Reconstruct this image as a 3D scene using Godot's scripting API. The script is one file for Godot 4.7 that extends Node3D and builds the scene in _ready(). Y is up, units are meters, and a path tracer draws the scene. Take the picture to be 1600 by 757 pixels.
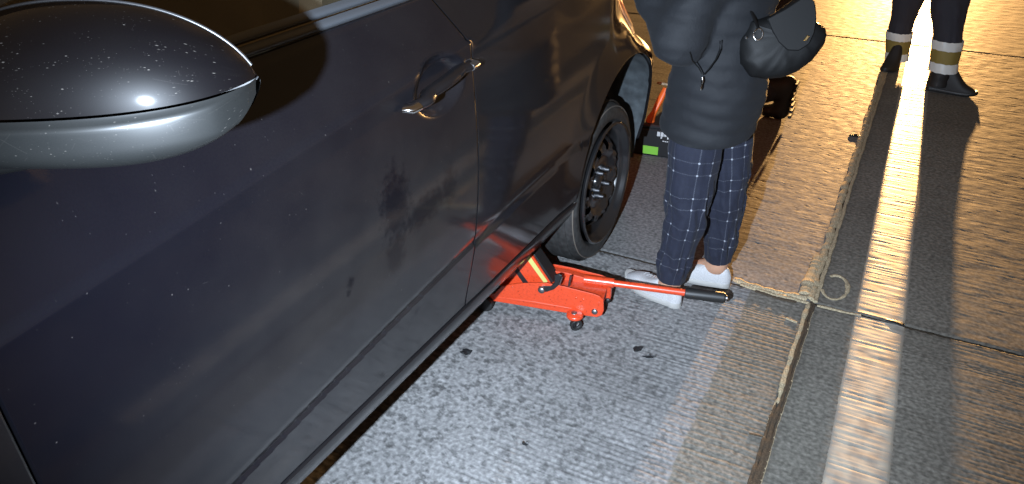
extends Node3D
# Night roadside: a jacked-up dark hatchback, a red trolley jack, people standing on grooved concrete slabs.

var M := {}
var rng := RandomNumberGenerator.new()
var wob := FastNoiseLite.new()
var taken := {}

# ---------------------------------------------------------------- helpers
func numbered(called: String) -> String:
	var n: int = taken.get(called, 0)
	taken[called] = n + 1
	return called if n == 0 else "%s_%03d" % [called, n]

func tag(o: Node3D, label: String, category: String, group := "") -> Node3D:
	o.set_meta("label", label)
	o.set_meta("category", category)
	if group: o.set_meta("group", group)
	return o

func base(called: String, at: Vector3, label: String, category: String, group := "") -> Node3D:
	var o := Node3D.new()
	o.name = numbered(called)
	add_child(o, true)
	o.position = at
	return tag(o, label, category, group)

func put(called: String, mesh: Mesh, mat: Material, parent: Node3D, off := Vector3.ZERO) -> MeshInstance3D:
	var o := MeshInstance3D.new()
	o.name = numbered(called) if parent == self else called
	o.mesh = mesh
	if mat: o.material_override = mat
	parent.add_child(o, true)
	o.position = off
	return o

func structure(o: Node3D) -> Node3D:
	o.set_meta("kind", "structure")
	return o

# a mesh from raw arrays; normals are averaged; want = direction most faces should look along, or NAN for "outwards"
func build(v: PackedVector3Array, idx: PackedInt32Array, uv := PackedVector2Array(), col := PackedColorArray(), want := Vector3.INF, flat := false) -> ArrayMesh:
	var a := []
	a.resize(Mesh.ARRAY_MAX)
	if flat:
		var v2 := PackedVector3Array(); var u2 := PackedVector2Array(); var c2 := PackedColorArray(); var i2 := PackedInt32Array()
		for i in idx.size():
			v2.append(v[idx[i]]); i2.append(i)
			if uv.size(): u2.append(uv[idx[i]])
			if col.size(): c2.append(col[idx[i]])
		v = v2; uv = u2; col = c2; idx = i2
	var n := PackedVector3Array()
	n.resize(v.size())
	var mid := Vector3.ZERO
	for p in v: mid += p
	mid /= maxf(1.0, v.size())
	var vote := 0.0
	for i in range(0, idx.size(), 3):
		var A := v[idx[i]]; var B := v[idx[i + 1]]; var C := v[idx[i + 2]]
		var f := (C - A).cross(B - A)
		n[idx[i]] += f; n[idx[i + 1]] += f; n[idx[i + 2]] += f
		vote += f.dot(want) if want != Vector3.INF else f.dot((A + B + C) / 3.0 - mid)
	if vote < 0.0:
		for i in range(0, idx.size(), 3):
			var t := idx[i + 1]; idx[i + 1] = idx[i + 2]; idx[i + 2] = t
	var s := -1.0 if vote < 0.0 else 1.0
	for i in n.size():
		var q := n[i] * s
		n[i] = q.normalized() if q.length_squared() > 1e-24 else Vector3.UP
	a[Mesh.ARRAY_VERTEX] = v
	a[Mesh.ARRAY_NORMAL] = n
	a[Mesh.ARRAY_INDEX] = idx
	if uv.size(): a[Mesh.ARRAY_TEX_UV] = uv
	if col.size(): a[Mesh.ARRAY_COLOR] = col
	var m := ArrayMesh.new()
	m.add_surface_from_arrays(Mesh.PRIMITIVE_TRIANGLES, a)
	return m

func grid_idx(nu: int, nv: int) -> PackedInt32Array:
	var idx := PackedInt32Array()
	idx.resize((nu - 1) * (nv - 1) * 6)
	var k := 0
	for j in nv - 1:
		for i in nu - 1:
			var p := j * nu + i
			idx[k] = p; idx[k + 1] = p + 1; idx[k + 2] = p + nu
			idx[k + 3] = p + 1; idx[k + 4] = p + nu + 1; idx[k + 5] = p + nu
			k += 6
	return idx

func patch(nu: int, nv: int, f: Callable, want := Vector3.INF) -> ArrayMesh:
	var v := PackedVector3Array(); var uv := PackedVector2Array()
	for j in nv:
		for i in nu:
			var u := float(i) / (nu - 1); var w := float(j) / (nv - 1)
			v.append(f.call(u, w)); uv.append(Vector2(u, w))
	return build(v, grid_idx(nu, nv), uv, PackedColorArray(), want)

# rings of points swept along; each ring an Array of Vector3 of equal length (closed); ends capped
func loft(rings: Array, caps := true, uvw := 1.0, uvh := 1.0) -> ArrayMesh:
	var v := PackedVector3Array(); var uv := PackedVector2Array(); var n: int = rings[0].size()
	var along := 0.0
	for j in rings.size():
		var r: Array = rings[j]
		if j: along += (r[0] as Vector3).distance_to(rings[j - 1][0])
		for i in n + 1:
			v.append(r[i % n]); uv.append(Vector2(uvw * i / n, uvh * along))
	var idx := grid_idx(n + 1, rings.size())
	if caps:
		for e in [0, rings.size() - 1]:
			var c := Vector3.ZERO
			for p in rings[e]: c += p
			c /= n
			var at := v.size()
			v.append(c); uv.append(Vector2.ZERO)
			for i in n + 1: v.append(rings[e][i % n]); uv.append(Vector2(float(i) / n, 0))
			for i in n:
				if e == 0: idx.append_array([at, at + 2 + i, at + 1 + i])
				else: idx.append_array([at, at + 1 + i, at + 2 + i])
	return build(v, idx, uv)

func frame(d: Vector3, ref := Vector3.UP) -> Basis:
	var z := d.normalized()
	var x := ref.cross(z)
	if x.length() < 0.01: x = Vector3.RIGHT.cross(z)
	x = x.normalized()
	return Basis(x, z.cross(x), z)

func tube(path: Array, rad, n := 10, caps := true, flatten := 1.0) -> ArrayMesh:
	var rings := []
	for j in path.size():
		var d: Vector3 = path[mini(j + 1, path.size() - 1)] - path[maxi(j - 1, 0)]
		var b := frame(d)
		var r: float = rad[j] if rad is Array else rad
		var ring := []
		for i in n:
			var a := TAU * i / n
			ring.append(path[j] + b.x * cos(a) * r + b.y * sin(a) * r * flatten)
		rings.append(ring)
	return loft(rings, caps)

func lathe(prof: Array, n := 48, axis := 0) -> ArrayMesh:   # prof: Vector2(along axis, radius)
	var v := PackedVector3Array(); var uv := PackedVector2Array()
	for j in prof.size():
		for i in n + 1:
			var a := TAU * i / n
			var p: Vector2 = prof[j]
			var q := Vector3(p.x, cos(a) * p.y, sin(a) * p.y)
			if axis == 1: q = Vector3(cos(a) * p.y, p.x, sin(a) * p.y)
			if axis == 2: q = Vector3(cos(a) * p.y, sin(a) * p.y, p.x)
			v.append(q); uv.append(Vector2(float(i) / n, float(j) / (prof.size() - 1)))
	return build(v, grid_idx(n + 1, prof.size()), uv)

# bevelled box around the origin
func box(size: Vector3, bev := 0.004) -> ArrayMesh:
	var rings := []
	var h := size / 2.0
	bev = minf(bev, minf(h.x, minf(h.y, h.z)) * 0.9)
	for y in [[-h.y, bev], [-h.y + bev, 0.0], [h.y - bev, 0.0], [h.y, bev]]:
		var r := []
		var e: float = y[1]
		for c in [[1, 1], [-1, 1], [-1, -1], [1, -1]]:
			var sx: float = c[0]; var sz: float = c[1]
			var A := Vector3(sx * (h.x - e), y[0], sz * (h.z - e - bev)); var B := Vector3(sx * (h.x - e - bev), y[0], sz * (h.z - e))
			if sx * sz > 0: r.append(A); r.append(B)
			else: r.append(B); r.append(A)
		rings.append(r)
	var m := loft(rings)
	var a := m.surface_get_arrays(0)
	return build(a[Mesh.ARRAY_VERTEX], a[Mesh.ARRAY_INDEX], PackedVector2Array(), PackedColorArray(), Vector3.INF, true)

# an outline (Vector2 list) given thickness along +-z, edges bevelled
func slab(outline: Array, thick: float, bev := 0.003, bulge := 0.0) -> ArrayMesh:
	var pts := PackedVector2Array(outline)
	if Geometry2D.is_polygon_clockwise(pts): pts.reverse()
	var inner := Geometry2D.offset_polygon(pts, -bev)
	var ins: PackedVector2Array = inner[0] if inner.size() else pts
	var v := PackedVector3Array(); var idx := PackedInt32Array()
	var t := thick / 2.0
	for s in [1.0, -1.0]:
		var tri := Geometry2D.triangulate_polygon(ins)
		var at := v.size()
		for p in ins: v.append(Vector3(p.x, p.y, s * (t + bulge)))
		for i in range(0, tri.size(), 3):
			if s > 0: idx.append_array([at + tri[i], at + tri[i + 2], at + tri[i + 1]])
			else: idx.append_array([at + tri[i], at + tri[i + 1], at + tri[i + 2]])
	# the bevel: each outer point joined to the nearest inner one
	var near := []
	for p in pts:
		var best := 0
		for k in ins.size():
			if ins[k].distance_squared_to(p) < ins[best].distance_squared_to(p): best = k
		near.append(best)
	var n := pts.size()
	for i in n:
		var p := pts[i]; var q := pts[(i + 1) % n]
		var a := ins[near[i]]; var b := ins[near[(i + 1) % n]]
		var at := v.size()
		v.append_array([Vector3(a.x, a.y, t), Vector3(b.x, b.y, t), Vector3(p.x, p.y, t - bev), Vector3(q.x, q.y, t - bev), Vector3(p.x, p.y, -t + bev), Vector3(q.x, q.y, -t + bev), Vector3(a.x, a.y, -t), Vector3(b.x, b.y, -t)])
		for k in 3:
			var o := at + k * 2
			idx.append_array([o, o + 1, o + 2, o + 1, o + 3, o + 2])
	return build(v, idx, PackedVector2Array(), PackedColorArray(), Vector3.INF, true)

func join(parts: Array) -> ArrayMesh:   # [mesh, Transform3D] pairs of one piece
	var st := SurfaceTool.new()
	st.begin(Mesh.PRIMITIVE_TRIANGLES)
	for p in parts: st.append_from(p[0], 0, p[1])
	return st.commit()

func T(at: Vector3, rot := Vector3.ZERO, sc := Vector3.ONE) -> Transform3D:
	return Transform3D(Basis.from_euler(rot).scaled_local(sc), at)

# ---- implicit bodies: a smooth union of tapered capsules meshed as surface nets.  prim: [a, b, ra, rb, squash basis or null]
func sdf_mesh(prims: Array, cell: float, k: float, warp = null) -> ArrayMesh:
	var lo := Vector3.INF; var hi := -Vector3.INF
	for p in prims:
		var r: float = maxf(p[2], p[3]) + k + cell * 3
		lo = lo.min(p[0] - Vector3.ONE * r).min(p[1] - Vector3.ONE * r)
		hi = hi.max(p[0] + Vector3.ONE * r).max(p[1] + Vector3.ONE * r)
	var nx := int((hi.x - lo.x) / cell) + 2; var ny := int((hi.y - lo.y) / cell) + 2; var nz := int((hi.z - lo.z) / cell) + 2
	var f := PackedFloat32Array()
	f.resize(nx * ny * nz)
	f.fill(1.0)
	for p in prims:
		var a: Vector3 = p[0]; var b: Vector3 = p[1]; var ra: float = p[2]; var rb: float = p[3]
		var sq: Vector3 = p[4] if p.size() > 4 else Vector3.ONE
		var r := maxf(ra, rb) * maxf(1.0, maxf(sq.x, maxf(sq.y, sq.z))) + k + cell * 2
		var l := ((a.min(b) - Vector3.ONE * r - lo) / cell).floor(); var h := ((a.max(b) + Vector3.ONE * r - lo) / cell).ceil()
		var i0 := maxi(0, int(l.x)); var i1 := mini(nx - 1, int(h.x))
		var ab := b - a
		var inv := 1.0 / maxf(ab.length_squared(), 1e-9)
		for z in range(maxi(0, int(l.z)), mini(nz - 1, int(h.z)) + 1):
			for y in range(maxi(0, int(l.y)), mini(ny - 1, int(h.y)) + 1):
				var o := (z * ny + y) * nx
				for x in range(i0, i1 + 1):
					var q := lo + Vector3(x, y, z) * cell
					var t := clampf((q - a).dot(ab) * inv, 0.0, 1.0)
					var d := ((q - a - ab * t) / sq).length() - ra - (rb - ra) * t
					var e := f[o + x]
					var g := maxf(k - absf(d - e), 0.0) / k
					f[o + x] = minf(d, e) - g * g * k * 0.25
	var v := PackedVector3Array(); var idx := PackedInt32Array()
	var at := PackedInt32Array()
	at.resize(nx * ny * nz)
	at.fill(-1)
	var co := [0, 1, nx, nx + 1, nx * ny, nx * ny + 1, nx * ny + nx, nx * ny + nx + 1]
	var pos := [Vector3(0, 0, 0), Vector3(1, 0, 0), Vector3(0, 1, 0), Vector3(1, 1, 0), Vector3(0, 0, 1), Vector3(1, 0, 1), Vector3(0, 1, 1), Vector3(1, 1, 1)]
	var edges := [[0, 1], [2, 3], [4, 5], [6, 7], [0, 2], [1, 3], [4, 6], [5, 7], [0, 4], [1, 5], [2, 6], [3, 7]]
	for z in nz - 1:
		for y in ny - 1:
			var row := (z * ny + y) * nx
			for x in nx - 1:
				var c := row + x
				if f[c] > cell * 4: continue
				var inside := 0
				for q in 8:
					if f[c + co[q]] < 0.0: inside += 1
				if inside == 0 or inside == 8: continue
				var s := Vector3.ZERO; var n := 0
				for e in edges:
					var da := f[c + co[e[0]]]; var db := f[c + co[e[1]]]
					if (da < 0.0) != (db < 0.0):
						s += (pos[e[0]] as Vector3).lerp(pos[e[1]], da / (da - db)); n += 1
				at[c] = v.size()
				v.append(lo + (Vector3(x, y, z) + s / n) * cell)
	for z in range(1, nz - 1):
		for y in range(1, ny - 1):
			var row := (z * ny + y) * nx
			for x in range(1, nx - 1):
				var c := row + x
				if at[c] < 0: continue
				for ax in 3:
					var st: int = [1, nx, nx * ny][ax]
					if (f[c] < 0.0) == (f[c + st] < 0.0): continue
					var p: int = [nx, nx * ny, 1][ax]; var q: int = [nx * ny, 1, nx][ax]
					var A := at[c]; var B := at[c - p]; var C := at[c - p - q]; var D := at[c - q]
					if B < 0 or C < 0 or D < 0: continue
					if f[c] < 0.0: idx.append_array([A, C, B, A, D, C])
					else: idx.append_array([A, B, C, A, C, D])
	if warp != null:
		var m0 := build(v, idx)
		var nn: PackedVector3Array = m0.surface_get_arrays(0)[Mesh.ARRAY_NORMAL]
		for i in v.size(): v[i] = v[i] + nn[i] * float(warp.call(v[i]))
	return build(v, idx)

# ---------------------------------------------------------------- materials
func mat(albedo: Color, rough := 0.6, metal := 0.0) -> StandardMaterial3D:   # albedo in linear real-world values
	var m := StandardMaterial3D.new()
	m.albedo_color = albedo.linear_to_srgb()
	m.roughness = rough
	m.metallic = metal
	return m

func noise_tex(freq: float, kind := FastNoiseLite.TYPE_SIMPLEX_SMOOTH, lo := 0.7, hi := 1.0, size := 512, sd := 1, octaves := 4, normal := false, bump := 4.0) -> NoiseTexture2D:
	var n := FastNoiseLite.new()
	n.noise_type = kind; n.frequency = freq; n.seed = sd; n.fractal_octaves = octaves
	var t := NoiseTexture2D.new()
	t.noise = n; t.width = size; t.height = size; t.seamless = true
	if normal:
		t.as_normal_map = true; t.bump_strength = bump
	else:
		var g := Gradient.new()
		g.set_color(0, Color(lo, lo, lo)); g.set_color(1, Color(hi, hi, hi))
		t.color_ramp = g
	return t

func triplanar(m: StandardMaterial3D, s: float) -> StandardMaterial3D:
	m.uv1_triplanar = true; m.uv1_world_triplanar = true; m.uv1_scale = Vector3.ONE * s
	return m

func speck_image(w: int, h: int, dens: float, sd: int, scratch: int, smudges := [], film := 0.0, big := 1.0, ground := Color(0.0030, 0.0030, 0.0044), rearward := false) -> ImageTexture:
	# dusty dark paint: thin dust film, dried specks, faint scratches and wiped smudges; in linear albedo turned to sRGB bytes
	var r := RandomNumberGenerator.new(); r.seed = sd
	var n := FastNoiseLite.new(); n.seed = sd; n.frequency = 0.006; n.fractal_octaves = 4
	var n2 := FastNoiseLite.new(); n2.seed = sd + 5; n2.frequency = 0.25; n2.fractal_octaves = 2
	var dust := PackedFloat32Array(); dust.resize(w * h)
	for y in h:
		for x in w:
			var d := film * (0.85 + 0.32 * n.get_noise_2d(x, y) + 0.25 * n2.get_noise_2d(x, y))
			if rearward: d *= lerpf(0.22, 1.1, smoothstep(0.0, 0.75, float(x) / w)) * lerpf(0.45, 1.0, smoothstep(0.05, 0.55, float(y) / h))
			dust[y * w + x] = maxf(0.0, d)
	for s in smudges:   # [u, v, ru, rv, keep]
		var cx: float = s[0] * w; var cy: float = s[1] * h; var rx: float = s[2] * w; var ry: float = s[3] * h
		for y in range(maxi(0, int(cy - ry * 1.6)), mini(h, int(cy + ry * 1.6))):
			for x in range(maxi(0, int(cx - rx * 1.6)), mini(w, int(cx + rx * 1.6))):
				var q := Vector2((x - cx) / rx, (y - cy) / ry).length() + 0.45 * n.get_noise_2d(x * 6, y * 6) + 0.18 * n2.get_noise_2d(x, y * 0.4)
				var k := smoothstep(1.15, 0.38, q)
				dust[y * w + x] *= 1.0 - k * (1.0 - float(s[4]))
	for i in int(dens * w * h / 10000.0):
		var x := r.randi_range(3, w - 4); var y := r.randi_range(3, h - 4)
		if n.get_noise_2d(x * 1.7, y * 1.7) < r.randf_range(-0.2, 0.35): continue
		var rad := big * (0.3 + pow(r.randf(), 6.0) * 1.7)
		var br := r.randf_range(0.012, 0.075)
		for dy in range(-3, 4):
			for dx in range(-3, 4):
				var q := Vector2(dx, dy).length()
				dust[(y + dy) * w + x + dx] += br * clampf(rad + 0.5 - q, 0.0, 1.0)
	for i in scratch:
		var p := Vector2(r.randf() * w, r.randf() * h); var d := Vector2.from_angle(r.randf() * TAU); var br := r.randf_range(0.002, 0.010)
		for k in r.randi_range(8, 60):
			p += d; d = d.rotated(r.randf_range(-0.01, 0.01))
			if p.x > 1 and p.y > 1 and p.x < w - 2 and p.y < h - 2: dust[int(p.y) * w + int(p.x)] += br
	var b := PackedByteArray(); b.resize(w * h * 3)
	for i in w * h:
		var d := dust[i]
		var c := Color(ground.r + d * 1.04, ground.g + d * 0.94, ground.b + d * 0.84).linear_to_srgb()
		b[i * 3] = int(clampf(c.r, 0, 1) * 255); b[i * 3 + 1] = int(clampf(c.g, 0, 1) * 255); b[i * 3 + 2] = int(clampf(c.b, 0, 1) * 255)
	return ImageTexture.create_from_image(Image.create_from_data(w, h, false, Image.FORMAT_RGB8, b))

func paint(tex: Texture2D) -> StandardMaterial3D:
	var m := mat(Color(1, 1, 1), 0.34, 0.0)
	m.albedo_color = Color.WHITE
	m.albedo_texture = tex
	m.metallic_specular = 0.3
	m.clearcoat_enabled = true; m.clearcoat = 1.0; m.clearcoat_roughness = 0.09
	return m

func check_tex() -> ImageTexture:   # navy cloth with thin pale window-pane check, brighter where lines cross
	var w := 512; var b := PackedByteArray(); b.resize(w * w * 3)
	var n := FastNoiseLite.new(); n.seed = 4; n.frequency = 0.05
	var line := func(t: float) -> float:
		var a := 0.0
		for c in [96.0, 186.0, 352.0, 442.0]: a = maxf(a, clampf(3.6 - absf(t - c), 0.0, 1.0) * (1.0 if c < 300 else 0.7))
		return a
	var dot := func(t: float) -> float:
		var a := 1.0e6
		for c in [96.0, 186.0, 352.0, 442.0]: a = minf(a, absf(t - c))
		return a
	for y in w:
		var ly: float = line.call(y); var dy: float = dot.call(y)
		for x in w:
			var lx: float = line.call(x); var dd := smoothstep(9.0, 5.0, Vector2(dot.call(x), dy).length())
			var weave := 0.85 + 0.15 * float((x + y) % 4) / 3.0
			var dash := 0.55 + 0.45 * signf(sin((x + y) * 0.55))
			var a := maxf(lx, ly) * 0.065 * dash + dd * 0.24
			var c := (Color(0.0052, 0.0077, 0.021) * weave * (1.0 + 0.25 * n.get_noise_2d(x, y)) + Color(0.85, 0.9, 1.0) * a).linear_to_srgb()
			var i := (y * w + x) * 3
			b[i] = int(c.r * 255); b[i + 1] = int(c.g * 255); b[i + 2] = int(c.b * 255)
	return ImageTexture.create_from_image(Image.create_from_data(w, w, false, Image.FORMAT_RGB8, b))

func materials() -> void:
	M.paint_door = paint(speck_image(1200, 900, 14.0, 11, 14, [[0.70, 0.42, 0.05, 0.11, 0.0], [0.80, 0.49, 0.09, 0.05, 0.0], [0.885, 0.49, 0.028, 0.07, 0.15], [0.69, 0.55, 0.035, 0.06, 0.3], [0.555, 0.53, 0.011, 0.018, 0.0], [0.547, 0.55, 0.008, 0.012, 0.1], [0.765, 0.80, 0.013, 0.018, 0.1], [0.75, 0.81, 0.010, 0.012, 0.2]], 0.0105, 0.6, Color(0.0014, 0.0017, 0.0040), true))
	M.paint_body = paint(speck_image(800, 600, 10.0, 23, 12, [], 0.0048, 0.6))
	M.paint_mirror = paint(speck_image(512, 512, 55.0, 31, 10, [], 0.0012, 1.0, Color(0.0008, 0.0008, 0.0014)))
	M.paint_mirror.clearcoat_roughness = 0.06; M.paint_mirror.roughness = 0.45; M.paint_mirror.metallic_specular = 0.2
	M.trim_grey = mat(Color(1, 1, 1), 0.36, 0.25)
	M.trim_grey.albedo_color = Color.WHITE
	M.trim_grey.albedo_texture = speck_image(512, 256, 40.0, 37, 30, [], 0.004, 0.9, Color(0.0062, 0.0072, 0.0075))
	M.plastic = triplanar(mat(Color(0.018, 0.018, 0.019), 0.45), 6.0)
	M.plastic.roughness_texture = noise_tex(0.05, FastNoiseLite.TYPE_SIMPLEX_SMOOTH, 0.7, 1.0)
	M.moulding = mat(Color(0.05, 0.055, 0.062), 0.3)
	M.under = mat(Color(0.006, 0.006, 0.006), 0.9)
	M.liner = triplanar(mat(Color(0.085, 0.1, 0.11), 0.7), 3.0)
	M.liner.albedo_texture = noise_tex(0.01, FastNoiseLite.TYPE_SIMPLEX_SMOOTH, 0.55, 1.0, 512, 8)
	M.glass = StandardMaterial3D.new()
	M.glass.transparency = BaseMaterial3D.TRANSPARENCY_ALPHA
	M.glass.albedo_color = Color(0.03, 0.035, 0.03, 0.12); M.glass.roughness = 0.03
	M.window_dust = triplanar(mat(Color(0.42, 0.35, 0.22), 0.9), 2.0)
	M.window_dust.transparency = BaseMaterial3D.TRANSPARENCY_ALPHA; M.window_dust.albedo_color.a = 0.075
	M.window_dust.albedo_texture = noise_tex(0.012, FastNoiseLite.TYPE_SIMPLEX_SMOOTH, 0.6, 1.0, 256, 40)
	M.seat = triplanar(mat(Color(0.12, 0.10, 0.062), 0.85), 8.0)
	M.seat.albedo_texture = noise_tex(0.08, FastNoiseLite.TYPE_SIMPLEX_SMOOTH, 0.8, 1.0)
	M.tyre = triplanar(mat(Color(0.055, 0.055, 0.054), 0.55), 4.0)
	M.tyre.albedo_texture = noise_tex(0.02, FastNoiseLite.TYPE_SIMPLEX_SMOOTH, 0.5, 1.0, 512, 9, 5)
	M.tyre_dust = mat(Color(0.10, 0.085, 0.07), 0.8)
	M.rim = mat(Color(0.012, 0.012, 0.013), 0.28); M.rim.clearcoat_enabled = true; M.rim.clearcoat_roughness = 0.15
	M.chrome = mat(Color(0.75, 0.75, 0.75), 0.14, 1.0)
	M.steel = mat(Color(0.32, 0.32, 0.33), 0.4, 1.0)
	M.bolt = mat(Color(0.09, 0.09, 0.095), 0.5, 1.0)
	M.lens_red = mat(Color(0.72, 0.62, 0.50), 0.22); M.lens_red.clearcoat_enabled = true
	M.lamp_red = mat(Color(0.4, 0.01, 0.005), 0.2)
	M.lamp_red.emission_enabled = true; M.lamp_red.emission = Color(1, 0.08, 0.03); M.lamp_red.emission_energy_multiplier = 0.5
	M.lens_clear = mat(Color(0.7, 0.68, 0.62), 0.08, 0.6); M.lens_clear.clearcoat_enabled = true
	M.jack_red = triplanar(mat(Color(0.64, 0.062, 0.018), 0.36), 9.0)
	M.jack_red.albedo_texture = noise_tex(0.02, FastNoiseLite.TYPE_SIMPLEX_SMOOTH, 0.86, 1.0, 512, 12, 5)
	var chips := Gradient.new()
	chips.set_color(0, Color(0.16, 0.13, 0.12)); chips.set_color(1, Color(1, 1, 1)); chips.add_point(0.10, Color(0.30, 0.24, 0.22)); chips.add_point(0.16, Color(0.90, 0.88, 0.86))
	M.jack_red.albedo_texture.color_ramp = chips
	M.jack_red.clearcoat_enabled = true; M.jack_red.clearcoat = 0.5; M.jack_red.clearcoat_roughness = 0.2
	M.rubber = mat(Color(0.012, 0.012, 0.012), 0.5)
	M.label_yellow = mat(Color(0.50, 0.46, 0.14), 0.5)
	M.black = mat(Color(0.010, 0.010, 0.011), 0.5)
	M.orange = mat(Color(0.78, 0.13, 0.018), 0.42)
	M.green = mat(Color(0.20, 0.50, 0.05), 0.5)
	M.print = mat(Color(0.55, 0.56, 0.57), 0.6)
	M.jacket = triplanar(mat(Color(0.0042, 0.0054, 0.0080), 0.8), 14.0)
	M.jacket.normal_enabled = true; M.jacket.normal_scale = 0.9
	M.jacket.normal_texture = noise_tex(0.03, FastNoiseLite.TYPE_SIMPLEX_SMOOTH, 0, 1, 512, 5, 4, true, 5.0)
	M.jacket.rim_enabled = true; M.jacket.rim = 0.1
	M.check = mat(Color.WHITE, 0.85)
	M.check.albedo_texture = check_tex()
	M.check.rim_enabled = true; M.check.rim = 0.05
	M.skin = mat(Color(0.42, 0.235, 0.155), 0.5)
	M.skin.subsurf_scatter_enabled = true; M.skin.subsurf_scatter_strength = 0.1
	M.hair = mat(Color(0.012, 0.009, 0.007), 0.45)
	M.canvas = triplanar(mat(Color(0.50, 0.50, 0.51), 0.7), 20.0)
	M.canvas.albedo_texture = noise_tex(0.03, FastNoiseLite.TYPE_SIMPLEX_SMOOTH, 0.82, 1.0, 256, 14)
	M.sole = mat(Color(0.34, 0.335, 0.32), 0.6)
	M.leather = triplanar(mat(Color(0.006, 0.0062, 0.0065), 0.55), 12.0)
	M.leather.metallic_specular = 0.3; M.leather.normal_enabled = true; M.leather.normal_scale = 0.35
	M.leather.normal_texture = noise_tex(0.06, FastNoiseLite.TYPE_CELLULAR, 0, 1, 512, 3, 2, true, 3.0)
	M.work = triplanar(mat(Color(0.022, 0.022, 0.030), 0.85), 10.0)
	M.work.rim_enabled = true; M.work.rim = 0.08
	M.reflex = mat(Color(0.62, 0.63, 0.60), 0.45)
	M.hivis = mat(Color(0.21, 0.155, 0.035), 0.7)
	M.boot = mat(Color(0.012, 0.011, 0.011), 0.6)
	M.gold = mat(Color(0.7, 0.52, 0.25), 0.25, 1.0)
	M.concrete = triplanar(mat(Color.WHITE, 0.68), 1.4)
	M.concrete.metallic_specular = 0.10
	M.concrete.vertex_color_use_as_albedo = true
	M.concrete.albedo_texture = noise_tex(0.035, FastNoiseLite.TYPE_SIMPLEX_SMOOTH, 0.62, 1.0, 1024, 21, 6)
	M.concrete.roughness_texture = noise_tex(0.02, FastNoiseLite.TYPE_SIMPLEX_SMOOTH, 0.75, 1.0, 512, 22, 5)
	M.line_paint = mat(Color.WHITE, 0.42); M.line_paint.metallic_specular = 0.35
	M.line_paint.vertex_color_use_as_albedo = true
	M.asphalt = triplanar(mat(Color(0.06, 0.058, 0.055), 0.8), 1.0)
	M.sealant = triplanar(mat(Color(0.70, 0.58, 0.38), 0.9), 9.0)
	M.sealant.albedo_texture = noise_tex(0.03, FastNoiseLite.TYPE_SIMPLEX_SMOOTH, 0.45, 1.0, 512, 17, 5)
	M.sealant_dark = triplanar(mat(Color(0.10, 0.072, 0.045), 0.9), 9.0)
	M.sealant_dark.albedo_texture = M.sealant.albedo_texture
	M.scrap = mat(Color(0.012, 0.013, 0.014), 0.5)

# ---------------------------------------------------------------- light and camera
func lights() -> void:
	var cam := Camera3D.new()
	cam.name = "camera"
	add_child(cam)
	cam.position = Vector3(0, 1.621, 0)
	cam.rotation = Vector3(-0.5296, 0.4835, -0.0077)
	cam.fov = 35.12
	cam.near = 0.05; cam.far = 900.0
	cam.current = true
	var we := WorldEnvironment.new()
	we.name = "night_air"
	var e := Environment.new()
	e.background_mode = Environment.BG_SKY
	var sm := ProceduralSkyMaterial.new()
	sm.sky_top_color = Color(0.235, 0.185, 0.13); sm.sky_horizon_color = Color(0.29, 0.225, 0.15)
	sm.ground_horizon_color = Color(0.12, 0.1, 0.08); sm.ground_bottom_color = Color(0.04, 0.035, 0.03)
	sm.sky_curve = 0.12
	var sky := Sky.new(); sky.sky_material = sm
	e.sky = sky
	e.background_energy_multiplier = 2.4
	e.tonemap_mode = Environment.TONE_MAPPER_LINEAR
	e.tonemap_exposure = 1.0
	e.sdfgi_enabled = true; e.ssao_enabled = true; e.ssil_enabled = true
	we.environment = e
	add_child(we)
	# a hand torch beside the photographer, and one warm floodlight low on the road a long way behind the workman
	torch(Vector3(-0.2, 1.52, 0.15), Vector3(-1.05, 0.0, -2.7), 20.0)
	floodlight(Vector3(-0.45, 2.1, -32.0), Vector3(-0.1, 0.5, 0.0), 4100.0)

func torch(at: Vector3, aim: Vector3, energy: float) -> void:
	var o := base("hand_torch", at, "small black hand torch shining down past the door mirror", "torch")
	o.basis = frame(at - aim)
	put("barrel", lathe([Vector2(0.02, 0.0), Vector2(0.02, 0.014), Vector2(0.03, 0.016), Vector2(0.06, 0.013), Vector2(0.14, 0.013), Vector2(0.145, 0.0)], 20, 2), M.black, o)
	var lens := mat(Color(0.8, 0.85, 0.9), 0.1)
	lens.emission_enabled = true; lens.emission = Color(0.9, 0.95, 1.0); lens.emission_energy_multiplier = 3.0
	put("lens", lathe([Vector2(0.016, 0.0), Vector2(0.017, 0.012), Vector2(0.0195, 0.0125)], 20, 2), lens, o)
	var l := SpotLight3D.new()
	l.name = "torch_beam"
	l.light_color = Color(0.86, 0.925, 1.0); l.light_energy = energy; l.light_size = 0.012
	l.spot_angle = 40.0; l.spot_angle_attenuation = 1.0; l.spot_range = 40.0; l.spot_attenuation = 2.0; l.shadow_enabled = true
	o.add_child(l)

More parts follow.
